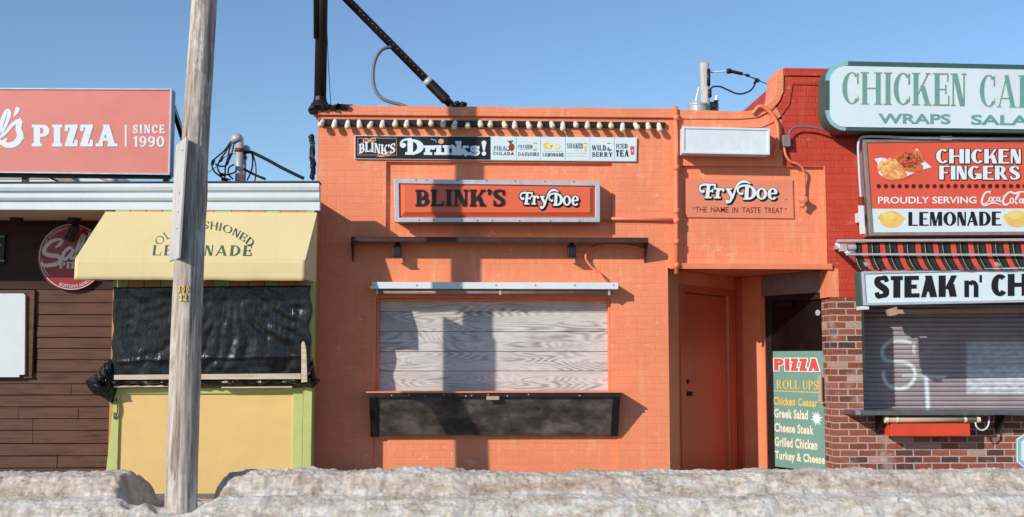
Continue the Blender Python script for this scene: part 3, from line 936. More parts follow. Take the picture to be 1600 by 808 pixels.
# closer arm and round sticker on the glass
obj('door_closer', slab(MB(), A2, A3, 2.02, 2.075, .03, .22, .46, .012), M['black_metal'], gd, bevel=.003)
def gq(s, z, o=.0):
    g = (A3-A2).normalized(); nn = Vector((g.y, -g.x, 0)); nn = nn if nn.y < 0 else -nn
    v = A2.lerp(A3, s)+nn*o; v.z = z; return v
m = MB()
for s, z in ((.83, 1.93),):
    place(m, [disc(0, 0, 1)], [gq(s-.035, z+.034, -.03), gq(s+.035, z+.034, -.03), gq(s+.035, z-.034, -.03), gq(s-.035, z-.034, -.03)], .002)
obj('sticker', m, M['ink_pale'], gd)

# green menu board taped to the glass door
G0, G1 = on(A2, A3, 1203.5)-.0, on(A2, A3, 1285)
gz1, gz0 = 1.485, .095
mroot = obj('menu_board', slab(MB(), A2, A3, gz0, gz1, .006, G0, G1, -.026), M['menu_green'])
tag(mroot, 'tall green pizza and roll ups menu board fixed to the glass door', 'menu board')
def mq(x0, y0, x1, y1):     # fractions of the menu board, from its top left
    o = -.024
    return [gq(G0+(G1-G0)*x0, gz1+(gz0-gz1)*y0, o), gq(G0+(G1-G0)*x1, gz1+(gz0-gz1)*y0, o), gq(G0+(G1-G0)*x1, gz1+(gz0-gz1)*y1, o), gq(G0+(G1-G0)*x0, gz1+(gz0-gz1)*y1, o)]
lm = MB(); pz = word('PIZZA', st=.32, th=.22, sl=0, k=0, w=.75, gap=.10); place(lm, [grow(p, .07) for p in pz], mq(.06,.063,.93,.168), .001, bounds(pz), step=.00002); obj('lettering', lm, M['white_ink'], mroot, fix=False)
lm = MB(); place(lm, pz, mq(.06,.063,.93,.168), .003); obj('lettering', lm, M['red_ink'], mroot, fix=False)
obj('lettering', place(MB(), word('ROLL UPS', .16, .07, .05, .06, .8, .10, .3), mq(.10,.25,.90,.325), .002), M['gold_ink'], mroot, fix=False)
obj('underline', place(MB(), [rect(0,0,10,1)], mq(.04,.342,.90,.35), .002), M['gold_ink'], mroot, fix=False)
lm = MB(); sans(lm, 'Chicken', mq(.04,.395,.46,.468), .034, .002, spacing=1.08); obj('lettering', lm, M['gold_ink'], mroot, fix=False)
lm = MB(); sans(lm, 'Ceasar', mq(.52,.398,.88,.468), .034, .002, spacing=1.08)
obj('lettering', lm, M['gold_ink'], mroot, fix=False)
for t, x1, y0, y1 in (('Greek Salad', .70, .498, .578), ('Cheese Steak', .80, .622, .70), ('Grilled Chicken', .86, .742, .825), ('Turkey & Cheese', .99, .862, .955)):
    obj('lettering', sans(MB(), t, mq(.045, y0, x1, y1), .036, .002, spacing=1.08), M['cream_ink'], mroot, fix=False)
star = []
for k in range(24):
    r = (1.0 if k % 4 == 0 else .82) if k % 2 == 0 else .45
    star.append((r*cos(2*pi*k/24+.2), r*sin(2*pi*k/24+.2)))
lm = MB(); tl, tr, br, bl = mq(.735,.49,.975,.635)
v = [bl.lerp(br,(x+1)/2).lerp(tl.lerp(tr,(x+1)/2),(y+1)/2)+Vector((0,-.002,0)) for x, y in star]
cc = (tl+br)/2+Vector((0,-.002,0)); lm.add([cc]+v, [(0,k+1,(k+1) % 24+1) for k in range(24)])
obj('starburst', lm, M['white_ink'], mroot, fix=False)

# boarded serving window (plywood planks) -- part of the shop
m = MB(); za, zb = b[2], b[3]
rows = [466, 487.5, 518.5, 549.5, 580, 613]
for i in range(5):
    z1 = Z(rows[i], 770, .10) if i else zb-.002; z0 = Z(rows[i+1], 770, .10) if i < 4 else za+.002
    m.box(b[0]+.03, b[1]-.025, .125+.002*(i % 2), .157, z0+.004, z1-.002)
obj('boarded_window', m, M['plywood'], shop, bevel=.0025)
m = MB(); fx0, fx1 = b[0]+.001, b[1]-.001
m.box(fx0, fx0+.028, .06, .158, za, zb-.001).box(fx1-.024, fx1, .06, .158, za, zb-.001).box(fx0+.0285, fx1-.0245, .085, .158, zb-.03, zb-.001)
obj('window_frame', m, M['orange_smooth'], shop, bevel=.006)

# serving counter with its dark apron
r = R(572, 611.5, 973, 615, -.30)
ctr = thing('serving_counter', ((r[0]+r[1])/2, -.15, r[2]-.5), 'black serving counter with scuffed slanting apron under the plywood window', 'counter')
m = MB().box(r[0], r[1], -.31, .038, r[3]-.018, r[3])
obj('counter_top', m, M['salmon_panel'], ctr, bevel=.004)
zc = r[3]-.0185; zb0 = Z(680, 770, -.02)
m = MB().box(r[0]+.012, r[1]-.012, -.29, -.262, zc-.045, zc)
obj('edge_rail', m, M['black_metal'], ctr, bevel=.004)
x0, x1 = X(590, 650, -.2), X(957, 650, -.2)
m = MB().add([(x0,-.265,zc-.03),(x1,-.265,zc-.03),(x1,-.045,zb0),(x0,-.045,zb0),(x0,-.24,zc-.03),(x1,-.24,zc-.03),(x1,-.02,zb0),(x0,-.02,zb0)],
             [(0,1,2,3),(7,6,5,4),(0,3,7,4),(1,5,6,2),(0,4,5,1),(3,2,6,7)])
obj('apron', m, M['apron'], ctr, bevel=.003)
for xa, xb in ((X(577.5, 650, -.2), x0-.002), (x1+.002, X(968, 650, -.2))):
    m = MB().prism([Vector((xa,-.285,zc-.001)), Vector((xa,-.275,zc-.06)), Vector((xa,-.05,zb0-.012)), Vector((xa,.036,zb0-.012)), Vector((xa,.036,zc-.001))], (xb-xa, 0, 0))
    obj('bracket', m, M['black'], ctr, bevel=.003)
for px in (612, 639, 664, 693, 728, 737, 763, 793, 826, 906):
    q = P(px, 617+random.uniform(-.5, 4), -.291); obj('rivet', MB().lathe((q.x, -.29, q.z), (0,-1,0), [(.008,0),(.007,.004),(.002,.006)], 8), M['galv'], ctr)
q = R(760, 619, 780, 625, -.292)
obj('latch', MB().box(q[0], q[1], -.302, -.2905, q[2], q[3]), M['tan'], ctr, bevel=.002)

# white fluorescent lamp above the window
r = R(581, 441, 966, 452, -.20)
lamp = thing('strip_lamp', ((r[0]+r[1])/2, -.1, r[2]-.05), 'long white fluorescent lamp fixture above the boarded window', 'lamp')
m = MB().box(r[0], r[1], -.20, -.185, r[2]+.004, r[3]).box(r[0], r[1], -.1848, -.03, r[3]-.012, r[3]).box(r[0]-.02, r[0], -.19, -.10, r[2]+.004, r[2]+.03)
m.box(r[0]+.1, r[0]+.16, -.03, -.0, r[3]-.05, r[3]-.013).box(r[1]-.16, r[1]-.1, -.03, 0, r[3]-.05, r[3]-.013)
obj('housing', m, M['white_plastic'], lamp, bevel=.003)
zt = r[2]-.028
obj('tube', MB().tube([(r[0]+.04,-.135,zt),(r[1]-.05,-.135,zt)], .026, 12), M['alu_dark'], lamp, smooth=True)
for t in (.02, .52, .965):
    x = r[0]+(r[1]-r[0])*t; obj('lamp_holder', MB().box(x-.012, x+.012, -.165, -.10, zt-.032, r[3]-.013), M['galv'], lamp, bevel=.003)
for px in (584, 651, 715, 775, 836, 898, 958):
    q = P(px, 445.5, -.2); obj('screw', MB().lathe((q.x,-.2,q.z), (0,-1,0), [(.013,0),(.012,.004),(.004,.006)], 10), M['galv'], lamp)

# rusty hood (old lamp trough) with two floodlights
r = R(548, 370.5, 1013, 378.5, -.25)
hood = thing('rusty_hood', ((r[0]+r[1])/2, -.12, r[2]-.2), 'long rusty dark metal hood shelf below the lettered box sign', 'hood')
m = MB().box(r[0], r[1], -.25, -.0, r[3]-.010, r[3]).box(r[0], r[1], -.255, -.243, r[2], r[3]-.0105)
obj('shelf', m, M['rust_shelf'], hood, bevel=.003)
for x in (r[0], r[1]-.012):
    m = MB().prism([Vector((x,-.242,r[3]-.011)), Vector((x,-.242,r[2]-.01)), Vector((x,-.01,r[2]-.2)), Vector((x,-.001,r[2]-.2)), Vector((x,-.001,r[3]-.011))], (.012, 0, 0))
    obj('end_plate', m, M['black_metal'], hood)
for px, lab in ((620.5, 'black floodlight under the left end of the rusty hood'), (893.5, 'black floodlight under the right half of the rusty hood')):
    q = R(px-6.5, 379, px+6.5, 403, -.16)
    fl = thing('floodlight', ((q[0]+q[1])/2, -.1, q[2]), lab, 'lamp', 'floodlights under the hood')
    m = MB().box(q[0], q[1], -.17, -.09, q[2]+.012, q[3]-.03); m.box(q[0]+.02, q[1]-.02, -.14, -.11, q[3]-.03, r[2]+.02)
    obj('housing', m, M['black'], fl, bevel=.008)
    obj('visor', MB().box(q[0]-.006, q[1]+.006, -.19, -.08, q[2], q[2]+.011), M['black_metal'], fl, bevel=.003)

# row of frosted bulbs on a dark rail
r = R(498, 187, 1041, 197, -.02)
zr = lambda x: 0
rail = thing('bulb_rail', ((r[0]+r[1])/2, -.02, r[2]), 'dark rail of frosted light bulbs along the top of the orange wall', 'string lights')
m = MB().pp([(498,185.8),(1040,191.2),(1040,199),(498,195.8)], -.045, 0)
obj('rail', m, M['black'], rail, bevel=.003)
bprof_w = [(.020,0),(.0255,.018),(.0275,.04),(.029,.062),(.033,.08)]
bprof_t = [(.033,.0802),(.0335,.096),(.030,.112),(.020,.124),(.008,.129)]
ax = Vector((0, -.72, -.72)).normalized()
bw0 = None
for i in range(29):
    px = 505.8+i*(1029.5-505.8)/28+random.uniform(-1.0, 1.0); t = (px-500)/540
    q = P(px, 189.5+5.4*t, -.03)
    dz = -.02 if i in (4, 12) else random.uniform(-.006, .006)
    if bw0 is None:
        o = obj('bulb', MB().lathe((0,0,0), ax, bprof_w, 12), M['bulb_white'], rail, smooth=True, fix=True)
        t2 = obj('bulb_tip', MB().lathe((0,0,0), ax, bprof_t, 12), M['bulb_shaded_tip'], None, smooth=True)
        # local meshes: built around the rail origin
        for me in (o.data,):
            for v in me.vertices: v.co += rail.location
        bw0 = (o, t2); t2.parent = o
    else:
        o = bw0[0].copy(); COL.objects.link(o); t2 = bw0[1].copy(); COL.objects.link(t2); t2.parent = o
    o.location = Vector((q.x, -.036, q.z+dz+.012))-rail.location
    o.rotation_euler = (random.uniform(-.26, .22), random.uniform(-.2, .2), random.uniform(-.2, .2))

# ------------------------------------------------ drinks banner
bq = [(554,211.5),(995.5,215),(994.5,252.5),(554,248.5)]
ban = thing('drinks_banner', (X(775, 230, -.03), -.02, Z(250, 775, -.03)), 'long drinks banner, black at the left with white flavour squares', 'banner')
obj('backing', MB().pp(bq, -.028, -.002), M['white_plastic'], ban, bevel=.002)
YB = -.0285
def bl_(px, e=0):    # banner top/bottom pixel row at column px
    t = (px-554)/441.5; return 211.5+3.5*t, 248.5+4.0*t
m = MB(); t0, b0 = bl_(555.5); t1, b1 = bl_(766.5)
flatpoly(m, [(555.2,t0+1),(766.5,t1+.5),(766.5,b1-.8),(555.2,b0-1)], YB, .002)
obj('black_field', m, M['ink'], ban)
m = MB(); flatpoly(m, [(766.8,t1+.5),(994.2,215.6),(993.5,251.8),(766.8,b1-.8)], YB, .002)
obj('white_field', m, M['sign_white'], ban)
YL = YB-.0022
pcs = []
f, ox, oy = 6.667, 545, 200
def st(p, w, **k): return stroke(p, w, **k)
D = st([(585,190),(560,196),(543,172),(556,138),(600,120),(655,117)], [18,24,22,20,20,24])+[disc(572,180,24)]
D += [rect(612,120,668,278), rect(588,252,690,280), arc(655,198,125,80,-90,90,66,24), rect(640,118,660,142), rect(640,255,660,279)]
rr = [rect(796,188,846,280), rect(782,255,868,281), rect(782,184,850,208)]+st([(840,225),(862,196),(890,206)], [20,26,30])+[disc(878,208,22,20)]
ii = [rect(912,184,962,280), rect(892,255,980,282), rect(890,182,964,206)]
nn = [rect(996,186,1044,280), rect(980,257,1056,282), rect(978,182,1046,206)]+st([(1040,220),(1062,192),(1088,200),(1098,240),(1100,282)], [16,24,40,48,48])+[rect(1066,258,1118,283)]
kk = [rect(1122,140,1170,282), rect(1110,138,1172,162), rect(1106,258,1184,284)]+st([(1165,242),(1205,206)], 26)+[rect(1186,186,1250,208)]+st([(1180,228),(1234,282)], [46,52])+[rect(1196,260,1262,285)]
sS = st([(1352,214),(1322,197),(1286,208),(1290,228),(1326,240),(1346,258),(1322,279),(1286,276),(1264,256)], [22,26,36,40,44,40,30,26,22])+[rect(1340,190,1360,222), rect(1254,252,1274,284)]
ex = st([(1408,152),(1408,240)], [50,16])+[disc(1408,156,25,22), disc(1408,268,23,22)]
pcs = trace(D+rr+ii+nn+kk+sS+ex, f, ox, oy)
lm = MB(); put(lm, [grow(p, .25) for p in pcs], YL, .0006); obj('lettering', lm, M['blue_line'], ban, fix=False)
lm = MB(); put(lm, pcs, YL, .0042)
wv = fitpx(word("BLINK'S", .24, .12, .06, .10, .8, .06), 560.8, 224, 617.5, 238)
wv = warp_px(wv, lambda p: Vector((p.x, 224+(p.y-224)*1.12+2.6*sin((p.x-560.8)/56.7*2*pi)*-1 - (p.x-560.8)/56.7*2.2+1.0, 0)))
put(lm, wv, YL, .002)
obj('lettering', lm, M['white_ink'], ban, fix=False)
# straw, orange slice, scroll work of the little emblem
lm = MB(); put(lm, trace(st([(855,118),(905,128)], 7)+st([(903,126),(914,155)], 7), f, ox, oy), YL, .006); obj('straw', lm, M['blue_line'], ban, fix=False)
lm = MB(); put(lm, trace([disc(961,141,29,27)], f, ox, oy), YL, .007)
put(lm, trace([rect(92,106,150,110), rect(300,106,498,110), rect(92,110,96,282), rect(494,110,498,285), rect(92,280,300,284), rect(430,282,498,286)], f, ox, oy), YL, .002)
for sx, sy, k in ((215,125,1), (370,272,1)):
    sc = []
    for a, bb in ((-1,1), (1,-1)):
        sc += st([(sx+a*8,sy),(sx+a*35,sy-14*bb),(sx+a*62,sy-4*bb),(sx+a*58,sy+18*bb),(sx+a*38,sy+16*bb),(sx+a*42,sy+2*bb)], [16,12,10,9,8,7])
    sc += st([(sx-55,sy+22),(sx-10,sy+12),(sx+20,sy-14),(sx+90,sy-26)], [4,14,14,3])+st([(sx-85,sy+24),(sx-20,sy+26),(sx+40,sy+14)], [3,7,3])
    put(lm, trace(sc, f, ox, oy), YL, .0025)
obj('scrollwork', lm, M['peach_ink'], ban, fix=False)
# six white squares
f, ox, oy = 6.667, 760, 200
lm = MB()
for x in (309, 562, 820, 1077, 1330):
    put(lm, trace([rect(x-2.5, 92, x+2.5, 330)], f, ox, oy), YL, .002)
obj('divider', lm, M['blue_line'], ban, fix=False)
def zq(x0, y0, x1, y1, Y=YL): return [P(ox+a/f, oy+c_/f, Y) for a, c_ in ((x0,y0),(x1,y0),(x1,y1),(x0,y1))]
thinr = dict(st=.11, th=.04, sl=.04, k=.035, w=.66, gap=.16)
boldr = dict(st=.18, th=.07, sl=.05, k=.06, w=.95, gap=.18)
for txt, sty, qd, mk in (('PINA', thinr, (76,188,202,238), 'ink_soft'), ('COLADA', boldr, (72,252,286,282), 'ink'), ('FROZEN', thinr, (332,176,476,212), 'ink_soft'), ('DAIQUIRI', dict(thinr, st=.17), (330,254,540,298), 'ink_soft'),
        ('LEMONADE', dict(thinr, st=.16), (585,260,798,296), 'ink_soft'), ('SHAKES', dict(thinr, st=.17), (838,160,1002,212), 'ink_soft'), ('WILD', dict(thinr, st=.17), (1098,180,1244,234), 'ink'),
        ('BERRY', dict(boldr, st=.18), (1102,252,1308,300), 'ink'), ('ICED', dict(thinr, st=.17), (1352,164,1468,212), 'ink'), ('TEA', dict(thinr, st=.22, th=.08), (1350,230,1482,298), 'ink')):
    obj('lettering', place(MB(), word(txt, **sty), zq(*qd)), M[mk], ban, fix=False)
for (x0, y0, x1, y1) in ((342,218,470,232), (588,234,796,247), (905,230,990,241), (838,258,1056,270), (858,286,1036,298)):
    lp = MB(); sans(lp, {342:'STRAWBERRY', 588:'FRESH SQUEEZED', 905:'VANILLA', 838:'CHOCOLATE STRAWBERRY', 858:'BLACK RASPBERRY'}[x0], zq(x0, y0+2, x1, y1-1), .0, .002)
    obj('small_print', lp, M['ink_pale'], ban, fix=False)
class Sq(dict):
    def __missing__(self, k): self[k] = MB(); return self[k]
pm = Sq()
def sqi(x): return sum(x > t for t in (309, 562, 820, 1077, 1330))
def dot(k, x, y, rx, ry, h=.002): put(pm[k, sqi(x)], trace([disc(x, y, rx, ry)], f, ox, oy), YL, h)
dot('chick_b', 262, 200, 30, 40)
for a in range(5): dot('dark_dots', 250+a*6, 175+a*13, 4, 4, .003); dot('dark_dots', 272-a*2, 172+a*13, 3, 4, .003)
for a in (-22,-10,0,10,20): put(pm['olive_ink', 0], trace(st([(250,162),(250+a,140),(250+a*1.5,126)], [9,8,2]), f, ox, oy), YL, .003)
dot('dark_dots', 225, 216, 22, 22, .004); dot('white_ink', 222, 214, 14, 15, .005)
for x, y in ((500,156),(520,160),(492,228),(508,234),(515,222)): dot('peach_ink', x, y, 12, 7)
dot('ink_pale', 508, 195, 14, 26, .001); dot('white_ink', 508, 195, 12, 24)
dot('lemon', 640, 184, 52, 34); dot('lemon_pale', 656, 186, 32, 30, .003); dot('lemon', 738, 196, 34, 28); dot('lemon_pale', 738, 196, 27, 22, .003); dot('olive_ink', 676, 190, 9, 7, .004)
put(pm['lemon_pale', 3], trace(st([(1030,160),(1028,244)], [38,26]), f, ox, oy), YL, .002); dot('peach_ink', 1030, 160, 20, 7, .003); put(pm['lemon', 3], trace(st([(1030,190),(1028,240)], [20,16]), f, ox, oy), YL, .003)
for x, y in ((1268,160),(1284,158)): dot('red_ink', x, y, 12, 5)
for x, y in ((1264,226),(1280,234),(1294,228),(1272,212)): dot('ink_soft', x, y, 9, 9, .003)
put(pm['red_ink', 5], trace(st([(1518,190),(1522,280)], [44,32]), f, ox, oy), YL, .002); dot('white_ink', 1522, 238, 7, 9, .004); dot('peach_ink', 1517, 192, 22, 7, .003)
for k, b_ in pm.items():
    obj('picture', b_, M[k[0]], ban, fix=False)

# ------------------------------------------------ FryDoe script pieces (traced in zoomed pixels)
def frydoe():
    p = []
    p += st([(338,232),(310,244),(278,215),(280,172),(320,146),(400,146),(485,148)], [26,30,26,26,30,26,24])+[disc(322,236,20)]
    p += [strip([(372,145),(350,325)], [(418,145),(398,325)]), rect(340,306,432,328), rect(466,138,490,188)]+st([(395,236),(452,228)], 24)+[rect(438,205,456,250)]
    p += [strip([(502,195),(486,325)], [(544,195),(530,325)]), rect(470,307,552,329), rect(462,190,540,212)]+st([(530,232),(560,200),(590,214)], [18,24,26])+[disc(586,220,20)]
    p += st([(648,205),(678,262),(708,318)], [44,44,40])+[rect(622,194,705,214)]
    p += st([(636,372),(668,374),(706,320),(738,240),(770,160),(815,116),(880,104),(955,135)], [26,32,32,26,28,34,34,8])+[disc(640,372,24)]
    p += st([(850,262),(822,272),(788,245),(782,205),(812,170),(870,158),(940,160)], [24,26,22,24,28,26,24])+[disc(836,266,18)]
    p += [strip([(882,165),(868,338)], [(930,165),(922,338)]), rect(850,324,935,347), arc(915,251,112,96,-90,90,52,24), rect(895,155,925,178)]
    p += [arc(1097,266,72,80,0,360,40,24,26)]
    p += [arc(1245,268,68,80,-10,-320,42,22,24)]+st([(1200,268),(1300,262)], 20)
    return p
FD = frydoe()
fx0, fx1, fy0, fy1 = bounds(FD)
def frydoe_px(x0, y0, x1, y1):
    g = lambda q: Vector((x0+(q.x-fx0)/(fx1-fx0)*(x1-x0), y0+(q.y-fy0)/(fy1-fy0)*(y1-y0), 0))
    return [([g(q) for q in a], [g(q) for q in c_]) for a, c_ in FD]

# flat sign on the entrance panel
YS = .05
sq = [(1070.5,279),(1238.5,281),(1240.5,341.5),(1071.5,339.5)]
sg = thing('slogan_sign', (X(1155, 310, YS), YS, Z(341, 1155, YS)), 'flat salmon taste treat slogan sign on the wall above the doorway', 'sign')
obj('panel', MB().pp(sq, YS-.02, YS-.0008), M['salmon_panel'], sg, bevel=.002)
YS -= .0202
fp = frydoe_px(1091.5, 281.5, 1215, 318)
lm = MB()
for k in range(6):
    put(lm, [grow(([q+Vector((k*.48, k*.48, 0)) for q in a], [q+Vector((k*.48, k*.48, 0)) for q in c_]), .8) for a, c_ in fp], YS, .0008+.0004*(5-k), step=.00001)
obj('shadow_lettering', lm, M['ink'], sg, fix=False)
lm = MB(); put(lm, fp, YS, .0042, step=.00006); obj('lettering', lm, M['white_ink'], sg, fix=False)
for t, xa_, xb_ in (('THE',1086.4,1104.5),('NAME',1110.5,1138.6),('IN',1144.3,1152.9),('TASTE',1159.2,1188.3),('TREAT',1194.2,1223.3)):
    yy = 322.8+(xa_-1087)*.0131
    obj('lettering', sans(MB(), t, Q4([(xa_,yy),(xb_,yy+.3),(xb_,yy+9.2),(xa_,yy+8.9)], YS), .006, .002), M['ink_brown'], sg, fix=False)
lm = MB()
for x, y in ((1082,323.5),(1084.2,323.5),(1226,325.2),(1228.2,325.2)): put(lm, [rect(x, y, x+1, y+2.4)], YS, .002)
obj('quotation_mark', lm, M['ink_brown'], sg, fix=False)
obj('trade_mark', sans(MB(), 'TM', Q(1226, 311, 1230, 313, YS), .0, .002), M['ink_brown'], sg, fix=False)

# raised box sign
bs = [(616,279.5),(937.5,283.5),(937.5,347),(617,347)]
sg = thing('box_sign', (X(777, 313, -.15), -.08, Z(347, 777, -.15)), 'wide red box sign in a white metal frame above the rusty hood', 'sign')
m = MB(); YF = -.19
inn = pframe(m, bs, 7, YF, -.10)
m.pp([(617.5,281),(936,284.5),(936,345.5),(618,345.5)], -.0995, .044)
obj('frame', m, M['alu'], sg, bevel=.004)
m = MB().pp([(622.5,286),(931,290),(931,341),(623,341)], -.165, -.12)
obj('face', m, M['sign_tomato'], sg)
# raised middle with sloping edges
o1 = [(625,287.5),(929,291.5),(929,339.5),(625.5,339.5)]; o2 = [(632,291),(922,294.5),(922,331.5),(632,331.5)]
A = [P(x, y, -.1652) for x, y in o1]; B = [P(x, y, -.205) for x, y in o2]
m = MB().add(A+B, [(4,5,6,7)]+[(i, (i+1) % 4, (i+1) % 4+4, i+4) for i in range(4)])
obj('raised_face', m, M['sign_tomato'], sg, bevel=.006)
YS = -.2052
bw = fitpx(word("BLINK'S", .25, .11, .075, .11, .95, .11), 649, 295.5, 788.5, 322.5)
lm = MB(); put(lm, bw, YS, .012); obj('lettering', lm, M['ink'], sg, fix=False)
fp = frydoe_px(812, 295.5, 904.5, 327)
lm = MB(); put(lm, [grow(p, 1.6) for p in fp], YS, .008, step=.00002); put(lm, [grow(([q+Vector((1.6,1.6,0)) for q in a], [q+Vector((1.6,1.6,0)) for q in c_]), 1.0) for a, c_ in fp], YS, .006, step=.00002)
obj('shadow_lettering', lm, M['ink'], sg, fix=False)
lm = MB(); put(lm, fp, YS, .020); obj('lettering', lm, M['white_ink'], sg, fix=False)
m = MB()
for x, y in ((650,281),(667,281.5),(715,282),(760,282.5),(805,283),(852,283.6),(897,284.2),(655,344),(677,344),(722,344.5),(746,344.6),(769,344.8),(812,345),(860,345.2),(906,345.4)):
    q = P(x, y, YF); obj('screw', MB().lathe((q.x, YF, q.z), (0,-1,0), [(.008,0),(.007,.004),(.002,.006)], 8), M['black_metal'], sg)

# white light box above the doorway
sg = thing('light_box', (X(1135, 220, -.2), -.1, Z(243, 1135, -.2)), 'blank white light box over the slogan sign, its letters faded', 'sign')
lb = [(1066.5,197.5),(1203,200.5),(1203,242),(1066.5,239.5)]
m = MB(); inn = pframe(m, lb, 3.4, -.25, -.20)
m.pp([(1066.8,198),(1202.6,201),(1202.6,241.6),(1066.8,239.1)], -.1998, -.001)
obj('case', m, M['white_plastic'], sg, bevel=.004)
obj('face', MB().pp(inn, -.238, -.2002), paint('milky_face', srgb(222,229,232), .05, .25, 5, .02, .3, srgb(186,192,190)), sg)
lm = MB(); sans(lm, 'OPEN', Q4([(1101,206),(1170,208),(1170,233),(1101,231.5)], -.2382), .01, .001)
obj('lettering', lm, paint('ghost_letters', srgb(219,226,230), .03, .3), sg, fix=False)

# ---- pipes, hoses and wires painted in with the orange wall
def pipe(name, pxs, Y, r, mat, label, cat, smooth=6, extra=None):
    pts = [P(p[0], p[1], p[2] if len(p) > 2 else Y) for p in pxs]
    m = MB().tube(pts, r, 10, smooth)
    if extra: extra(m)
    return single(name, m, M[mat], label, cat, smooth=True)
def couplings(m):
    for y in (184, 262, 330, 345, 378, 415):
        q = P(1057, y, -.05); m.tube([q+Vector((0,0,.03)), q-Vector((0,0,.03))], .036, 10)
pipe('conduit', [(1055.5,166),(1056.5,250),(1057,340),(1057,428)], -.05, .026, 'orange_smooth', 'thick vertical orange painted pipe between banner wall and doorway', 'pipe', 1, couplings)
pipe('conduit', [(943,341.5),(1000,342.6),(1053,344)], -.03, .02, 'orange_smooth', 'short horizontal orange pipe from the box sign to the vertical pipe', 'pipe', 1)
pipe('hose', [(1012,391,-.04),(985,384,-.05),(950,382,-.06),(925,388,-.07),(915,400,-.07),(922,415,-.07),(936,426,-.08),(943,437,-.1),(945,444,-.12)], 0, .013, 'orange_smooth', 'orange painted hose looping down to the white strip lamp', 'hose')
pipe('conduit', [(1176,178,-.06),(1184,168,-.07),(1192,167,-.07),(1204,176,-.07),(1213,190,-.06),(1216,208,-.06),(1214,230,-.05),(1209,246,-.05)], 0, .022, 'orange_smooth', 'orange conduit arching over the curved parapet beside the light box', 'pipe')
jb = R(1223, 211, 1235, 229, -.08)
single('junction_box', MB().box(jb[0], jb[1], -.09, -.001, jb[2], jb[3]), M['alu_dark'], 'small grey junction box on the red brick edge', 'junction box', bevel=.006)
pipe('cable', [(1232,212,-.07),(1236,203,-.08),(1247,198,-.08),(1270,199,-.09),(1290,203,-.12),(1312,207,-.16)], 0, .012, 'grey_cable', 'dark cable from the junction box to the green edged sign', 'cable')
pipe('hose', [(1225,229,-.05),(1228,243,-.06),(1235,252,-.06),(1249,258,-.05),(1256,268,-.03),(1257,285,.0),(1258,305,.02)], 0, .014, 'salmon_panel', 'pinkish hose from the junction box down to a wall fitting', 'hose')
q = P(1254, 318, .05)
m = MB().lathe((q.x, .05, q.z+.05), (-.1,-1,-.2), [(.05,0),(.05,.03),(.035,.05),(.035,.10),(.05,.12),(.03,.13)], 12).tube([q+Vector((0,-.03,.08)), q+Vector((0,-.08,0)), q+Vector((-.04,-.1,-.05))], .025, 10, 4)
single('wall_fitting', m, M['salmon_panel'], 'pink painted spotlight fitting right of the slogan sign', 'fitting', smooth=True)

# ================================================================== left: brown restaurant with white cornice
YW, YC = .45, -.62
xl = X(-260, 500, YW); xr = X(500, 300, YC)
zCb = Z(328.5, 400, YC)
rest = thing('restaurant', ((xl+xL)/2, YW, 0), 'low brown clapboard restaurant under a long white cornice', 'restaurant')
def zc_(py): return Z(py, 400, YC)
prof = [(YC,zCb),(YC,zc_(314.5)),(YC-.03,zc_(312.5)),(YC-.045,zc_(309)),(YC-.045,zc_(301)),(YC-.075,zc_(298)),(YC-.09,zc_(293)),(YC-.09,zc_(287.5)),(YC-.07,zc_(287)),(YC+.08,zc_(287)),(YC+.08,zCb)]
m = MB().prism([Vector((xl, y, z)) for y, z in prof], (xr-xl, 0, 0))
for v in m.v: v.z -= .028*(xr-v.x)/(xr-X(0, 300, YC))*min(1, (v.z-zCb)/.25+.25)
obj('cornice', m, M['white_trim'], rest, bevel=.003)
m = MB().box(xl, xr+.004, YC-.1, YC+.1, zc_(287)+.002, zc_(284.2))
for v in m.v: v.z -= .030*(xr-v.x)/(xr-X(0, 300, YC))
obj('roof_edge', m, M['roof_felt'], rest, bevel=.004)
obj('soffit', MB().box(xl, X(168, 340, YC), YC+.081, YW, zCb+.004, zCb+.02), M['soffit'], rest)
obj('flat_roof', MB().box(xl, xL-.03, YC+.101, 8, zCb+.03, zCb+.22), M['roof_felt'], rest)
zsplit = Z(452, 110, YW)
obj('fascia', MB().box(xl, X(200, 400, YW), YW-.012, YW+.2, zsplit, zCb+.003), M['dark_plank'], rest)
obj('body', MB().box(xl, xL-.05, YW+.07, 8, -.1, zCb+.025), M['plank'], rest)
# planks, courses read from the photograph
rows = [452, 473, 491.5, 510, 527, 544, 562, 581, 599.5, 617, 635.5, 654, 672.5, 692.5, 712, 731, 750, 772]
wx0 = X(56, 500, YW)
m = MB(); random.seed(3)
for i in range(len(rows)-1):
    z1, z0 = Z(rows[i], 110, YW), Z(rows[i+1], 110, YW)
    a0 = X(57, rows[i], YW) if rows[i+1] < 592 else xl
    e = X(190, rows[i], YW); x = a0
    cuts = {599.5: [112], 635.5: [30, 123], 654: [52], 672.5: [52], 712: [90]}.get(rows[i], [])
    for c_ in [X(c2, rows[i], YW) for c2 in cuts]+[e]:
        yo = random.uniform(-.004, .004)
        m.box(x, c_-.004, YW+yo, YW+.069, z0+.002, z1-.007+random.uniform(-.002, .002)); x = c_
obj('clapboard', m, M['plank'], rest, bevel=.003)
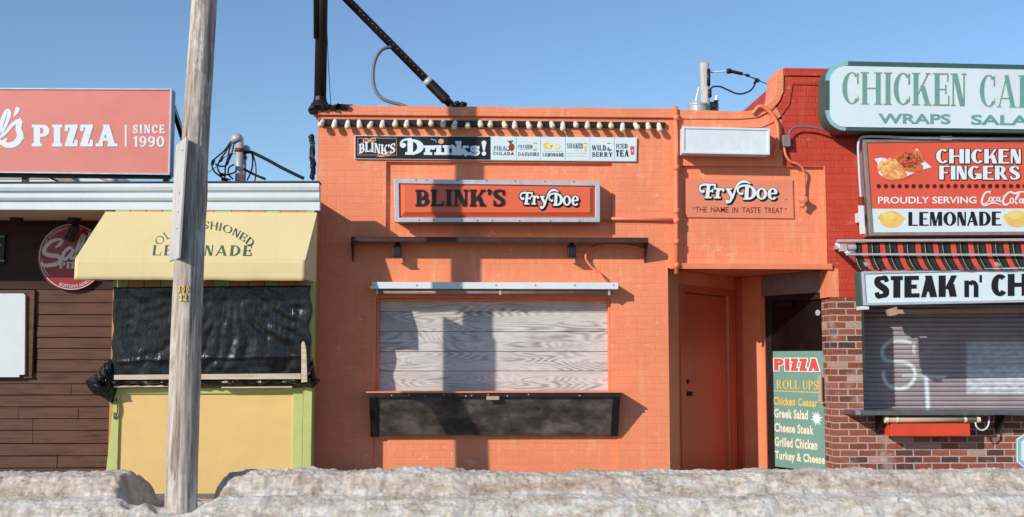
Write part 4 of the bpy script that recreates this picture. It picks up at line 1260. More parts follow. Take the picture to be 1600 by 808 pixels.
# window closed with a white board
wz0, wz1 = Z(591, 20, YW), Z(453.5, 20, YW)
m = MB().box(X(-60, 520, YW), X(55, 520, YW), YW-.04, YW+.06, wz0-.001+.002, wz0+.03).box(X(-60, 520, YW), X(54, 520, YW), YW-.04, YW+.06, wz1-.035, wz1).box(X(41, 520, YW), X(54, 520, YW), YW-.0395, YW+.06, wz0+.0305, wz1-.0355)
wf = obj('window', m, M['plank'], rest, bevel=.003)
obj('white_board', MB().pp([(-60,458.5),(37,458.5),(39.5,461),(38.5,585.5),(30,586),(30,589.5),(-60,589.5)], YW-.075, YW-.041), M['white_board'], wf, bevel=.003)
m = MB().box(X(-60, 400, YW-.03), X(7.5, 400, YW-.03), YW-.05, YW-.013, Z(412, 3, YW-.05), Z(366, 3, YW-.05))
sg = single('menu_sign', m, M['ink'], 'black wall sign with a white border cut by the left picture edge', 'sign', bevel=.003)
lm = MB()
for y in (368.8, 406.8): put(lm, [rect(-60, y, 7, y+1.3)], YW-.0502, .002)
sans(lm, 'A', Q(-5, 375, 1.6, 384, YW-.0502), .01, .002)
obj('lettering', lm, M['ink_pale'], sg, fix=False)

# round maroon sign
YR = YW-.06
cc = P(112, 401.5, YR); rad = (P(165, 401.5, YR)-cc).x
rs = thing('round_sign', (cc.x, YR, cc.z-rad), 'round maroon pizza sign half hidden behind the yellow awning', 'sign')
obj('disc', MB().lathe((cc.x, YW-.013, cc.z), (0,-1,0), [(rad,0),(rad,.05),(rad-.004,.055)], 64), M['maroon'], rs)
YL = YW-.013-.0552
def script_sal():
    p = []
    p += st([(500,325),(540,300),(560,268),(530,255),(465,272),(410,325),(402,375),(450,398),(520,405),(548,440),(510,475),(430,490),(385,482),(372,462)], [12,30,26,24,30,34,36,36,36,36,36,34,30,22])
    p += st([(660,352),(630,330),(585,365),(566,410),(590,434),(630,395),(662,345)], [14,28,28,30,28,22,24])+st([(665,345),(642,400),(652,430),(690,400),(705,375)], [26,28,26,18,14])
    p += st([(690,395),(735,310),(760,235),(745,215),(722,260),(698,340),(690,400),(712,415),(745,390)], [14,18,26,22,26,30,30,26,12])
    p += st([(812,206),(806,222),(792,244)], [30,26,10], caps=True)
    p += st([(745,395),(790,335),(830,290),(820,330),(836,375),(800,412),(752,420),(730,405)], [8,16,22,26,28,28,24,16])
    return p
lm = MB(); put(lm, trace(script_sal(), 5.77, 0, 330), YL, .002)
place(lm, word('PIZZA', .24, .12, .06, .11, .8, .09), Q(92.5, 409.5, 141, 419.5, YL), .002)
ring = [arc(112, 401.5, 50.8, 51.2, 0, 359.9, 1.2, 1.2, 64), arc(112, 401.5, 47, 47, 140, 175, 1, 1, 12), arc(112, 401.5, 47, 47, 92+90+26, 92+90+34, 1, 1, 4), arc(112, 401.5, 47, 47, 302, 310, 1, 1, 4)]
ring = [([q for q in a], [q for q in b2]) for a, b2 in ring]
put(lm, ring, YL, .002)
def circ_text(lm, text, a0, a1, r0, r1, cx, cy, top=True, bold=.01):
    """sans text round a circle, photo pixels; angles measured clockwise from the top"""
    sans_pts = MB()
    sans(sans_pts, text, [Vector((0,0,1)), Vector((1,0,1)), Vector((1,0,0)), Vector((0,0,0))], bold, 0)
    vs = []
    for v in sans_pts.v:
        a = radians(a0+(a1-a0)*v.x); r = r0+(r1-r0)*v.z
        q = P(cx+r*sin(a), cy-r*cos(a), YL); vs.append(q+Vector((0,-.002,0)))
    lm.add(vs, sans_pts.f)
circ_text(lm, 'STRAIGHT FROM', -50, 20, 43.5, 48, 112, 401.5)
circ_text(lm, "BOSTON'S NORTH SHORE", 204, 110, 48.3, 43.2, 112, 401.5)
obj('lettering', lm, paint('grey_white_ink', srgb(206,206,204), .04, .4), rs, fix=False)

# spotlight under the soffit and a second one further left
for px, lab in ((116, 'black spotlight hanging from the soffit above the round sign'), (26, 'dark small spotlight under the soffit near the left edge')):
    q = P(px, 343, .20); q.z = zCb+.004
    sp = thing('spotlight', (q.x, .2, q.z-.25), lab, 'lamp', 'spotlights under the soffit')
    obj('base', MB().lathe(q, (0,0,-1), [(.07,0),(.07,.05),(.03,.06),(.015,.09)], 16), M['black'], sp)
    if px > 50:
        obj('lamp_head', MB().lathe(q+Vector((.03,0,-.06)), (-.45,.25,-.9), [(.02,0),(.05,.03),(.055,.16),(.06,.21),(.045,.205)], 16), M['black'], sp)

# roof gables behind the sign
gab = thing('roof_gable', (X(50, 280, 1.6), 1.6, zCb+.22), 'white clapboard gable with grey sloping edge behind the roof sign', 'gable')
m = MB().pp([(-120,270),(64,270),(66,274),(104,291),(104,300),(-120,300)], 1.6, 4.0)
obj('wall', m, M['siding'], gab)
m = MB()
for y in (279, 287): m.pp([(-120,y),(60+(y-271)*1.9,y),(60+(y-271)*1.9,y+.8),(-120,y+.8)], 1.59, 1.6)
obj('siding_seam', m, M['ink_soft'], gab)
obj('gable_edge', MB().pp([(58,266),(94,266),(128,291),(108,291),(70,272)], 1.50, 4.1), paint('weathered_trim', srgb(150,140,130), .2, .6, 8, .3), gab, bevel=.004)
m = MB().pp([(126,272),(184,272),(182,292),(122,292)], 1.9, 3.4)
vent = thing('roof_cowl', (X(150, 290, 1.9), 1.9, zCb+.22), 'white metal roof cowl under the right half of the roof sign', 'roof cowl')
obj('box', m, M['white_trim'], vent, bevel=.004)
obj('duct', MB().tube([P(160, 270, 1.8), P(176, 282, 1.8), P(182, 292, 1.8)], .06, 12), M['galv'], vent, smooth=True)
obj('side_panel', MB().pp([(143,274),(145,274),(181,288),(179,289)], 1.895, 1.9), M['ink_soft'], vent)

# roof sign
YS = -.36
rq = [(-190,136.5),(268.5,138),(265,273.5),(-190,268)]
rsn = thing('roof_sign', (X(40, 270, YS), YS+.1, Z(273, 100, YS)), 'large faded red pizza sign box standing on the white cornice roof', 'sign')
m = MB(); inn = pframe(m, rq, 2.6, YS, YS+.03); obj('frame', m, M['alu'], rsn, bevel=.003)
obj('case', MB().pp([(-189.5,137),(268,138.4),(264.6,273),(-189.5,267.6)], YS+.0302, YS+.21), paint('grey_case', srgb(128,130,138), .1, .45), rsn, bevel=.003)
obj('face', MB().pp(inn, YS+.012, YS+.0298), M['sign_pink'], rsn)
YL = YS+.012
lm = MB(); place(lm, word('PIZZA', .25, .14, .07, .13, .74, .10), Q(50, 195, 184, 229, YL, 0))
put(lm, [rect(195.3, 195, 198, 229)], YL)
place(lm, word('SINCE', .20, .12, .05, .09, .62, .16), Q(208, 195, 257.5, 208.5, YL)); place(lm, word('1990', .20, .12, .05, .09, .85, .14), Q(208.5, 213, 257, 229.5, YL))
sp_ = script_sal()[:-8]
k = 1.43/5.77
big = [([Vector(((q.x-812)*k+27.5, (q.y-215)*k+173.5, 0)) for q in a], [Vector(((q.x-812)*k+27.5, (q.y-215)*k+173.5, 0)) for q in b2]) for a, b2 in script_sal()[:-1]]
put(lm, big, YL)
put(lm, trace(st([(-25,625),(15,610),(60,560),(98,542)], [8,12,16,22])+st([(92,545),(84,580),(92,615),(70,648),(30,655),(12,640)], [24,26,30,28,24,22])+st([(78,640),(112,622)], [10,5]), 2.886, 0, 0), YL, .004)
obj('lettering', lm, M['white_ink'], rsn, fix=False)
for px in (260, 40):
    a_, b_ = P(px, 270, YS+.12), P(px, 288, YS+.12); b_.z = zCb+.221
    obj('leg', MB().bar(a_, b_, .06, .06, (0,1,0)), M['black_metal'], rsn)
obj('brace', MB().bar(P(268, 160, YS+.215), P(294, 240, .9), .05, .05, (0,1,0)).bar(P(294, 240, .9), P(294, 284, .9), .05, .05, (0,1,0)), M['black_metal'], rsn)
m = MB().bar(P(-180, 272, YS+.1), P(268, 276, YS+.1), .05, .05)
obj('rail', m, M['black_metal'], rsn)

# ================================================================== lemonade stand
YF = YC
x0, x1 = X(168, 640, YF), X(487.5, 640, YF)
stand = thing('lemonade_stand', ((x0+x1)/2, YF, 0), 'closed yellow lemonade stand with lime green trim and wrapped hatch', 'stand')
zsill = Z(606, 320, YF)
obj('body', MB().box(x0+.01, x1-.06, YF+.03, .44, -.1, zCb-.004).box(x1-.0598, x1-.02, YF+.03, -.01, -.1, zCb-.004), paint('stand_side', srgb(196,140,80), .08, .55), stand)
obj('front_panel', MB().box(X(186, 640, YF), X(458, 640, YF), YF+.012, YF+.0298, -.05, zsill-.06), M['yellow_panel'], stand)
m = MB()
t0 = X(186.5, 640, YF)
m.prism([Vector((x0-.02, YF-.015, -.1)), Vector((t0-.0, YF-.015, -.1)), Vector((t0, YF-.015, zsill-.061)), Vector((x0+.075, YF-.015, zsill-.061))], (0, .045, 0))
obj('trim', m, M['green_trim'], stand, bevel=.004)
xa, xb = X(458, 640, YF), X(474, 640, YF)
obj('trim', MB().box(xa, xb-.002, YF-.013, YF+.03, -.1, zsill-.061), M['green_trim'], stand, bevel=.004)
obj('trim', MB().box(xb, x1, YF-.015, YF+.03, -.1, zCb-.006), M['green_trim'], stand, bevel=.004)
obj('trim', MB().box(x1-.018, x1+.002, YF+.0305, YF+.16, -.1, zCb-.006), M['green_trim'], stand, bevel=.003)
obj('trim', MB().box(x0, xb-.003, YF-.014, YF+.03, zsill-.06, zsill), M['green_trim'], stand, bevel=.004)
# boards above the hatch
m1, m2 = MB(), MB(); x = x0+.02; i = 0
while x < xb-.05:
    w_ = random.uniform(.14, .19)
    (m1 if i % 3 else m2).box(x, min(x+w_-.006, xb-.004), YF+.0, YF+.0296, Z(452, 320, YF), zCb-.006); x += w_; i += 1
obj('boarding', m1, paint('orange_yellow_boards', srgb(222,158,80), .1, .55), stand, bevel=.003); obj('boarding', m2, M['green_trim'], stand, bevel=.003)
hook = MB().tube([P(181, 622, YF-.03), P(184, 640, YF-.03), P(179, 655, YF-.03), P(178, 644, YF-.03)], .006, 6, 4)
obj('hook', hook, M['dark_green'], stand)

# black plastic film stretched over the hatch
def film():
    q = Q4([(177,449),(486,446),(484,601),(176,601)], YF-.05)
    tl, tr, br, bl = q
    def fn(u, v):
        p = bl.lerp(br, u).lerp(tl.lerp(tr, u), v)
        e = min(u, 1-u, 1.0)
        fold = 0
        for (du, dv, fr, a) in ((1.0,.55,7,.016), (.9,-.25,5,.018), (.35,1.0,4,.014), (1.0,.9,13,.003)):
            t = (u*2.1*du+v*dv)*fr
            fold += a*(abs(noise.noise(Vector((t*.33, v*.6, fr))))*2-.6)
        du_, dv_ = (u-.60)*1.9, 1.06-v
        ang = math.atan2(du_, dv_)+.22*noise.noise(Vector((u*4, v*3.5, 2))); rr = math.hypot(du_, dv_)
        fan = .022*(abs(noise.noise(Vector((ang*4.2, rr*.5, 9))))*2-.5)*min(1, rr*1.6)*(1 if ang > -.5 else max(0, 1+(ang+.5)*2))
        rip = .016*(abs(noise.noise(Vector(((u*1.9+v*.45)*6.5, v*.5, 17))))*2-.5)*max(0, 1-u*1.6)
        crease = .010*math.exp(-((v-.24-.05*u+.02*noise.noise(Vector((u*9, 0, 0))))/.012)**2)
        y = fold*.5+fan*.55+rip*.9+crease*.8+.005*noise.noise(Vector((u*22, v*14, 6)))+.018*noise.noise(Vector((u*3, v*2, 3)))
        y += .05*max(0, (v-.94)/.06)*0
        edge = .03*noise.noise(Vector((v*6, u > .5, 2)))
        p = p+Vector((edge*(abs(u-.5)*2)**8, -y*min(1, e*14)-.01, .012*noise.noise(Vector((u*8, 1, 1)))*(1-v)))
        return p
    return MB().grid(fn, 110, 60)
fl = thing('plastic_film', ((x0+x1)/2, YF-.05, zsill), 'black plastic film wrapped over the stand hatch below the yellow awning', 'plastic sheet')
obj('sheet', film(), M['film'], fl, smooth=True, solid=.004)
# rolled up hem along the counter and a gathered bunch at each end
def roll(u, v):
    a = 2*pi*v; p = P(176, 595.5, YF-.10).lerp(P(487, 594.5, YF-.10), u)
    r = .045*(1+.5*noise.noise(Vector((u*30, cos(a)*1.4, sin(a)*1.4))))*(.9+.3*noise.noise(Vector((u*7, 2, 2))))
    return p+Vector((0, cos(a)*r*1.1, sin(a)*r))
obj('rolled_hem', MB().grid(roll, 120, 14), M['film'], fl, smooth=False)
def bunch(pxs, Y, depth, seed):
    random.seed(seed); bm = bmesh.new()
    cx = sum(p[0] for p in pxs)/len(pxs); cy = sum(p[1] for p in pxs)/len(pxs)
    m = MB()
    c0 = P(cx, cy, Y-depth); n = len(pxs); K = 7
    rings = []
    for k in range(K+1):
        t = k/K
        row = []
        for i in range(n*4):
            a_, b_ = Vector(pxs[i//4]), Vector(pxs[(i//4+1) % n]); q = a_.lerp(b_, (i % 4)/4)
            q = Vector((cx, cy)).lerp(q, 1-t*.93)
            d = depth*sin(t*pi/2)*(1+.35*noise.noise(Vector((i*.55, k*.7, seed))))
            row.append(P(q.x+1.4*noise.noise(Vector((i*1.3, k*1.1, seed+2))), q.y+1.6*noise.noise(Vector((i*1.1, k*1.7, seed+5))), Y-d))
        rings.append(row)
    N = n*4
    m.add([p for r_ in rings for p in r_], [(k*N+i, k*N+(i+1) % N, (k+1)*N+(i+1) % N, (k+1)*N+i) for k in range(K) for i in range(N)]+[tuple(range(K*N, (K+1)*N))])
    m.add(rings[0], [tuple(range(N))])
    return m
obj('gathered_end', bunch([(133,595),(150,583),(163,568),(177,560),(184,585),(184,604),(176,632),(160,620),(148,617),(138,607)], YF-.02, .16, 5), M['film'], fl)
obj('gathered_end', bunch([(476,584),(489,560),(493,588),(501,594),(494,601),(488,607),(476,604)], YF-.02, .12, 9), M['film'], fl)
m = MB().pp([(178,586),(470,583.5),(470,592.5),(178,593.5)], YF-.175, YF-.14)
single('batten', m, M['pale_wood'], 'long pale wooden batten across the foot of the black film', 'batten', bevel=.004)
m = MB().pp([(470.8,538),(473,533),(476,535),(478,545),(479,556),(480,597),(470.8,598)], YF-.185, YF-.145)
single('batten', m, M['pale_wood'], 'short upright pale batten at the right end of the film', 'batten', bevel=.004)
m = MB().pp([(178,603),(262,602),(262,604.5),(178,605.5)], YF-.11, YF-.02).pp([(346,604.6),(456,603.6),(456,606),(346,606.6)], YF-.11, YF-.02)
obj('ledge', m, M['pale_wood'], stand)

# yellow awning
pt, pb, pv = P(330, 331.5, YF-.03), P(300, 405, -.95), P(300, 437, -.95)
xl_, xr_ = X(116.5, 430, -.95), X(476.5, 436, -.95)
xlt, xrt = X(165, 332, YF-.03), X(495.5, 332, YF-.03)
aw = thing('awning', ((xl_+xr_)/2, YF, pb.z), 'sloping yellow cloth awning lettered in green over the stand', 'awning')
def slope(u, v):
    p = Vector(((xl_+(xlt-xl_)*v)*(1-u)+(xr_+(xrt-xr_)*v)*u, pb.y+(pt.y-pb.y)*v, pb.z+(pt.z-pb.z)*v))
    n_ = 0.0
    p += Vector((0, -.7, .7))*n_
    pass
    return p
obj('canopy', MB().grid(slope, 60, 12), M['awning'], aw, solid=.006)
def drop(u, v):
    p = Vector((xl_+(xr_-xl_)*u, pb.y, pv.z+(pb.z-pv.z)*v))
    return p+Vector((0, -.012*(1-v)-.006*noise.noise(Vector((u*8, v, 2)))*(1-v), (.007*noise.noise(Vector((u*9, 0, 1)))-.010*u)*(1-v)))
obj('valance', MB().grid(drop, 60, 5), M['awning'], aw, smooth=True, solid=.005)
for x, xt in ((xl_, xlt), (xr_-.004, xrt-.004)):
    m = MB().prism([Vector((xt,pt.y,pt.z-.008)), Vector((x,pb.y+.012,pb.z-.012)), Vector((x,pb.y+.012,pv.z+.005)), Vector((xt,pt.y,pv.z+.0))], (.004, 0, 0))
    obj('side_panel', m, M['awning'], aw)
m = MB().tube([(xl_+.01,pb.y+.03,pv.z+.02),(xr_-.01,pb.y+.03,pv.z+.02)], .014, 8)
for t in (.02, .35, .68, .98):
    m.tube([(xl_+(xr_-xl_)*t,pb.y+.03,pv.z+.02),(xlt+(xrt-xlt)*t,pt.y,pv.z+.02)], .012, 8)
obj('frame', m, M['alu_dark'], aw)
an = Vector((0, -(pt.z-pb.z), (pt.y-pb.y)*-1)).normalized(); an = Vector((0, -(pt.z-pb.z), (pt.y-pb.y))).normalized()
amap = lambda p: ray_plane(p.x, p.y, pb+an*.0015, an)
lm = MB()
old = fitpx(word('OLD FASHIONED', .12, .045, .03, .03, .95, .20, .5), 0, 0, 1, 1)
def arcw(p):
    a = radians(-42+84.5*p.x); r = 106+12*(1-p.y)
    return Vector((319+r*sin(a), 463-r*cos(a)+1.5*p.x, 0))
old = warp_px(old, arcw)
place_fn(lm, old, amap, an, .001)
obj('lettering', lm, M['olive_ink'], aw, fix=False); lm = MB()
le = fitpx(word('LEMONADE', .22, .06, .03, .035, 1.1, .32), 238, 383, 392, 399)
le = warp_px(le, lambda p: Vector((p.x+(399-p.y)*.12, p.y+(p.x-238)*.006, 0)))
place_fn(lm, le, amap, an, .001)
obj('lettering', lm, M['olive_ink'], aw, fix=False)

# ================================================================== utility pole
YP = -2.49
def wpole():
    ks = [(281.5,850,25.5),(283,782,25),(287,650,24.2),(294,430,23),(306.5,200,20.5),(319.5,0,19.8),(338,-330,18.5)]
    key = []
    for px, py, hw in ks:
        Y = YP+.16*(782-py)/782
        key.append((P(px, py, Y), (P(px+hw, py, Y)-P(px, py, Y)).length))
    key[0][0].z = -.3
    def axis(z):
        for (p, r), (q, r2) in zip(key, key[1:]):
            if z <= q.z or q is key[-1][0]:
                t = (z-p.z)/(q.z-p.z); return p.lerp(q, t), r+(r2-r)*t
    n, mrows = 72, 280
    z0, z1 = -.3, key[-1][0].z
    def sm(z):
        c_ = Vector((0,0,0)); rr = 0
        for o_ in (-.5,-.25,0,.25,.5): a_, b_ = axis(min(max(z+o_, z0), z1)); c_ += a_/5; rr += b_/5
        c_.z = z; return c_, rr
    vs = []
    for j in range(mrows+1):
        z = z0+(z1-z0)*j/mrows; c_, r = sm(z)
        for k in range(n):
            an_ = 2*pi*k/n; q = Vector((cos(an_), sin(an_), 0)); t = z
            rr = r*(1+.028*noise.noise(Vector((q.x*1.2, q.y*1.2, t*.7))))
            g = noise.noise(Vector((q.x*9, q.y*9, t*.8))); g2 = noise.noise(Vector((q.x*19, q.y*19, t*1.9)))
            rr -= .010*max(0, g-.12)*2.2-.0035*max(0, g2)
            kn = noise.noise(Vector((q.x*2.4, q.y*2.4, t*2.1)))
            rr += .012*max(0, kn-.5)*2
            vs.append(c_+q*rr)
    fs = [(j*n+k, j*n+(k+1) % n, (j+1)*n+(k+1) % n, (j+1)*n+k) for j in range(mrows) for k in range(n)]+[tuple(range(mrows*n, (mrows+1)*n))]
    return MB().add(vs, fs), sm
pm_, pax = wpole(); pa = pax(0)[0]
pole = thing('utility_pole', (pa.x, YP, -.05), 'weathered grey wooden utility pole rising out of the snow bank', 'utility pole')
obj('shaft', pm_, M['pole_wood'], pole, smooth=True)
# plank nailed edge on to the left flank
zt_, zb_ = P(285, 214, YP-.1).z, P(276, 404, YP-.1).z
dirv = Vector((sin(radians(25)), -cos(radians(25)), 0)); nrm = Vector((-cos(radians(25)), -sin(radians(25)), 0))
def pl_pt(z, w_): c_, r_ = pax(z); return c_+Vector((-r_*1.0, .0, 0))+Vector((-.012,-.01,0))+dirv*w_
def plank_():
    m = MB(); N = 14; A = []
    for i in range(N+1):
        z = zb_+(zt_-zb_)*i/N
        A.append((pl_pt(z, -.20), pl_pt(z, .235+.004*noise.noise(Vector((z*5, 1, 1))))))
    vs = [p for a, b2 in A for p in (a, b2)]+[p-nrm*.022 for a, b2 in A for p in (a, b2)]
    k = 2*(N+1); fs = []
    for i in range(N):
        fs += [(2*i,2*i+1,2*i+3,2*i+2),(k+2*i+2,k+2*i+3,k+2*i+1,k+2*i),(2*i+1,k+2*i+1,k+2*i+3,2*i+3),(2*i+2,k+2*i+2,k+2*i,2*i)]
    fs += [(0,k,k+1,1),(2*N,2*N+1,k+2*N+1,k+2*N)]
    return m.add(vs, fs)
obj('plank', plank_(), wood('bleached_plank', srgb(210,204,196), srgb(168,154,142), 'z', 1.5, .75, .5), pole, bevel=.003)
for y in (232, 300, 330, 356):
    z = P(282, y, YP-.1).z; obj('nail', MB().lathe(pl_pt(z, .12)+nrm*.0, nrm, [(.008,0),(.007,.004)], 8), M['black_metal'], pole)
# yellow number tags
for txt, x0_, x1_, y0_, y1_ in (('200', 275, 294, 446, 456), ('22', 277, 291, 459, 470.5)):
    z = P(284, (y0_+y1_)/2, YP-.12).z; c_, r_ = pax(z)
    wpx = (x1_-x0_)/len(txt)
    for i, ch in enumerate(txt):
        px = x0_+wpx*(i+.5)
        p = P(px, (y0_+y1_)/2, YP-r_); dx = max(-.9, min(.9, (p.x-c_.x)/r_)); ny = -math.sqrt(1-dx*dx)
        nn_ = Vector((dx, ny, 0)); tt = Vector((-ny, dx, 0))
        c2 = c_+nn_*(r_+.004); hw, hh = wpx*.0027/max(-ny, .45), (y1_-y0_)*.0027
        up = Vector((0,0,1))
        quad = [c2-tt*hw+up*hh, c2+tt*hw+up*hh, c2+tt*hw-up*hh, c2-tt*hw-up*hh]
        lm = MB(); sans(lm, ch, [quad[0]+tt*.003, quad[1]-tt*.003, quad[2]-tt*.003, quad[3]+tt*.003], .05, .0045)
        obj('number', lm, M['ink'], pole, fix=False)  # black copy beside the gold digit: its cast shadow put in as colour
        lm = MB(); sans(lm, ch, [quad[0]+tt*.003-tt*.004, quad[1]-tt*.003-tt*.004, quad[2]-tt*.003-tt*.004, quad[3]+tt*.003-tt*.004], .05, .008)
        obj('number', lm, M['gold'], pole, fix=False)

# ================================================================== things on the left roof
zR = zCb+.221
wh = thing('weatherhead', (X(372, 280, 1.0), 1.0, zR), 'taller grey service mast with domed cap and drooping black wires', 'service mast')
def mast(root, px, ytop, Y, r, left):
    a_ = P(px, 292, Y); a_.z = zR; b_ = P(px, ytop, Y); b_.x = a_.x
    obj('pipe', MB().tube([a_, b_], r, 14), M['galv'], root, smooth=True)
    k = r*1.32; s = -1 if left else 1
    obj('cap', MB().lathe(b_+Vector((s*k*.35,0,-k*.6)), (s*.35,0,1), [(k*.9,-k*.1),(k*1.15,k*.1),(k*1.2,k*.6),(k*1.05,k*1.15),(k*.7,k*1.5),(.01,k*1.65)], 18), M['galv'], root, smooth=True)
    obj('clamp', MB().tube([b_-Vector((0,0,k*1.9)), b_-Vector((0,0,k*2.6))], r*1.25, 14), paint('rusty_clamp'+str(px), srgb(110,70,50), .2, .6), root, smooth=True)
mast(wh, 373, 217, 1.0, .047, True)
m = MB()
for w_ in ([(361,221),(350,236),(334,250),(331,258),(335,268),(345,276),(352,280),(360,281)], [(363,222),(358,235),(356,246),(352,262),(352,272),(351,279)], [(366,222),(362,240),(358,250),(354,258),(345,260),(336,256)], [(366,257),(358,262),(357,272),(364,280)], [(360,226),(352,238),(341,256),(341,266),(348,273),(360,272),(370,268)], [(368,240),(352,245),(336,262),(324,270)]):
    m.tube([P(a_, b_, 1.0-.03*i) for i, (a_, b_) in enumerate(w_)], .010 if w_[-1][0] != 324 else .004, 8, 6)
for a_, b_ in (((334,250),(331,258)), ((348,245),(344,252)), ((360,240),(356,250)), ((343,272.5),(352,273.5)), ((346,280),(356,281))): m.tube([P(*a_, .95), P(*b_, .95)], .02, 8)
obj('wires', m, M['cable'], wh, smooth=True)
wh2 = thing('weatherhead', (X(379, 280, 1.15), 1.15, zR), 'shorter pale service mast beside the taller one feeding a thick cable', 'service mast')
mast(wh2, 379.5, 233, 1.15, .036, False)
m = MB()
for w_, r in (([(376,240),(385,238),(393,238),(402,242),(420,251),(440,262),(458,271),(475,279)], .02), ([(381,264),(388,268),(398,273),(415,280)], .015), ([(393,237),(395,250),(393,266),(386,282)], .010), ([(394,238),(399,255),(400,270),(398,284)], .008)):
    m.tube([P(a_, b_, 1.1) for a_, b_ in w_], r, 8, 6)
obj('wires', m, M['cable'], wh2, smooth=True)

# ================================================================== billboard posts and tar on the orange roof
def lumps(m, pts, r, seed):
    random.seed(seed)
    for p in pts:
        for _ in range(3):
            c_ = p+Vector((random.uniform(-r,r)*.5, random.uniform(-r,r)*.4, random.uniform(-r,r)*.4)); rr = r*random.uniform(.55, .95)
            n_, k_ = 10, 6
            vs = []
            for j in range(k_+1):
                th = pi*j/k_
                for i in range(n_):
                    ph = 2*pi*i/n_; q = Vector((sin(th)*cos(ph), sin(th)*sin(ph), cos(th)))
                    vs.append(c_+q*rr*(1+.45*noise.noise(q*2.5+c_*7)))
            m.add(vs, [(j*n_+i, j*n_+(i+1) % n_, (j+1)*n_+(i+1) % n_, (j+1)*n_+i) for j in range(k_) for i in range(n_)])
bb = thing('sign_post', (X(500, 165, .18), .18, zC), 'black tarred steel post standing on the left corner of the orange roof', 'post')
a_, b_ = P(500, 168, .18), P(500.5, -330, .18); b_.x = a_.x+.01
rp = .5*(P(509.5, 80, .18)-P(490.5, 80, .18)).length
obj('shaft', MB().tube([a_-Vector((0,0,.1)), b_], rp, 24), M['black_metal'], bb, smooth=True)
obj('collar', MB().lathe(a_+Vector((0,0,.0)), (0,0,1), [(rp*1.8,-.02),(rp*1.6,.02),(rp*1.15,.07),(rp*1.02,.12)], 20), M['tar'], bb)
obj('side_pipe', MB().tube([P(492.5, 60, .10), P(491.5, -330, .10)], .02, 8), M['black_metal'], bb, smooth=True)
m = MB()
def crag(u, v):
    # irregular tar cushion along the wall head
    a2 = 2*pi*v; p = P(488, 171, .05).lerp(P(545, 170.5, .05), u)
    r = .055*(1+.5*noise.noise(Vector((u*9, cos(a2)*1.6, sin(a2)*1.6)))+.25*noise.noise(Vector((u*26, cos(a2)*4, sin(a2)*4))))
    return p+Vector((0, cos(a2)*r*2.4, sin(a2)*r*.85))
m.grid(crag, 60, 18); lumps(m, [P(490, 175, -.02), P(494, 170, -.02), P(545, 170, .05)], .05, 4)
obj('tar_seal', m, M['tar'], bb)
def smear(u, v):
    a2 = 2*pi*v; p = P(487.5, 209, .03).lerp(P(489, 282, .03), u)
    r = .03*(1+.7*noise.noise(Vector((u*7, cos(a2)*1.2, 3)))+.35*noise.noise(Vector((u*22, cos(a2)*3, sin(a2)*3))))*min(1, u*14+.25, (1-u)*14+.25)
    return p+Vector((cos(a2)*r, sin(a2)*r*1.2, 0))
m = MB().grid(smear, 90, 14)
single('tar_patch', m, M['tar'], 'ragged black tar smeared down the left edge of the orange wall', 'tar patch')
br = thing('sign_brace', (X(704, 163, .5), .5, zC), 'black diagonal steel brace rising from the orange roof', 'brace')
lo, hi = P(705, 164, .5), P(543, 0, .5); hi2 = hi+(hi-lo)*1.6
obj('shaft', MB().tube([lo, hi2], .048, 16), M['black_metal'], br, smooth=True)
dv = (hi-lo).normalized()
obj('sleeve', MB().tube([lo+dv*.34, lo+dv*.42], .058, 16), M['galv'], br, smooth=True)
m = MB().tube([lo+dv*.08, lo+dv*.36], .062, 12); lumps(m, [lo, lo+Vector((.06,0,.0)), lo+Vector((.14,0,-.01))], .045, 3)
obj('tar_seal', m, M['tar'], br)
for k in range(24):
    p = lo+dv*(.5+.07*k)+Vector((.01,-.047,.0)); obj('bolt', MB().lathe(p, (0,-1,.3), [(.006,0),(.004,.003)], 6), M['tan'], br)
pipe('conduit', [(611,74,.45),(600,76,.42),(590,86,.40),(584,103,.38),(583,124,.36),(587,142,.34),(597,154,.32),(612,160,.30),(628,164,.28),(640,170,.26)], 0, .02, 'grey_cable', 'grey flexible conduit looping from the diagonal brace to the roof', 'conduit')
single('roof_box', MB().pp([(591,163.5),(607,164),(607,172),(591,172)], .1, .3), M['galv'], 'small pale metal box on the orange roof edge', 'box', bevel=.004)
pipe('cable', [(511,45,.2),(513,100,.2),(517,165,.2)], 0, .004, 'cable', 'thin guy wire hanging beside the black corner post', 'wire', 1)

# ================================================================== far utility pole behind the roof
YD = 16.0
fp_ = thing('utility_pole', (X(1101, 170, YD), YD, -.1), 'distant pale utility pole with a grey transformer behind the orange roof', 'utility pole')
a_, b_ = P(1102.5, 170, YD), P(1100.5, 99, YD)
dv = b_-a_; base = a_-dv*(a_.z/dv.z)
obj('shaft', MB().tube([base, b_], .135, 16, 0, .115), M['far_pole'], fp_, smooth=True)
q = P(1091, 180, YD-.1)
obj('transformer', MB().lathe(q, (0,0,1), [(.23,-.5),(.25,-.45),(.25,.22),(.26,.24),(.26,.28),(.1,.33)], 20), M['galv'], fp_, smooth=False)
q = P(1111, 180, YD+.3)
obj('transformer', MB().lathe(q, (0,0,1), [(.2,-.5),(.2,.3),(.1,.33)], 16), M['grey_cable'], fp_)
obj('arm', MB().tube([P(1107, 113, YD), P(1136, 111.5, YD)], .022, 8), M['white_plastic'], fp_)
m = MB()
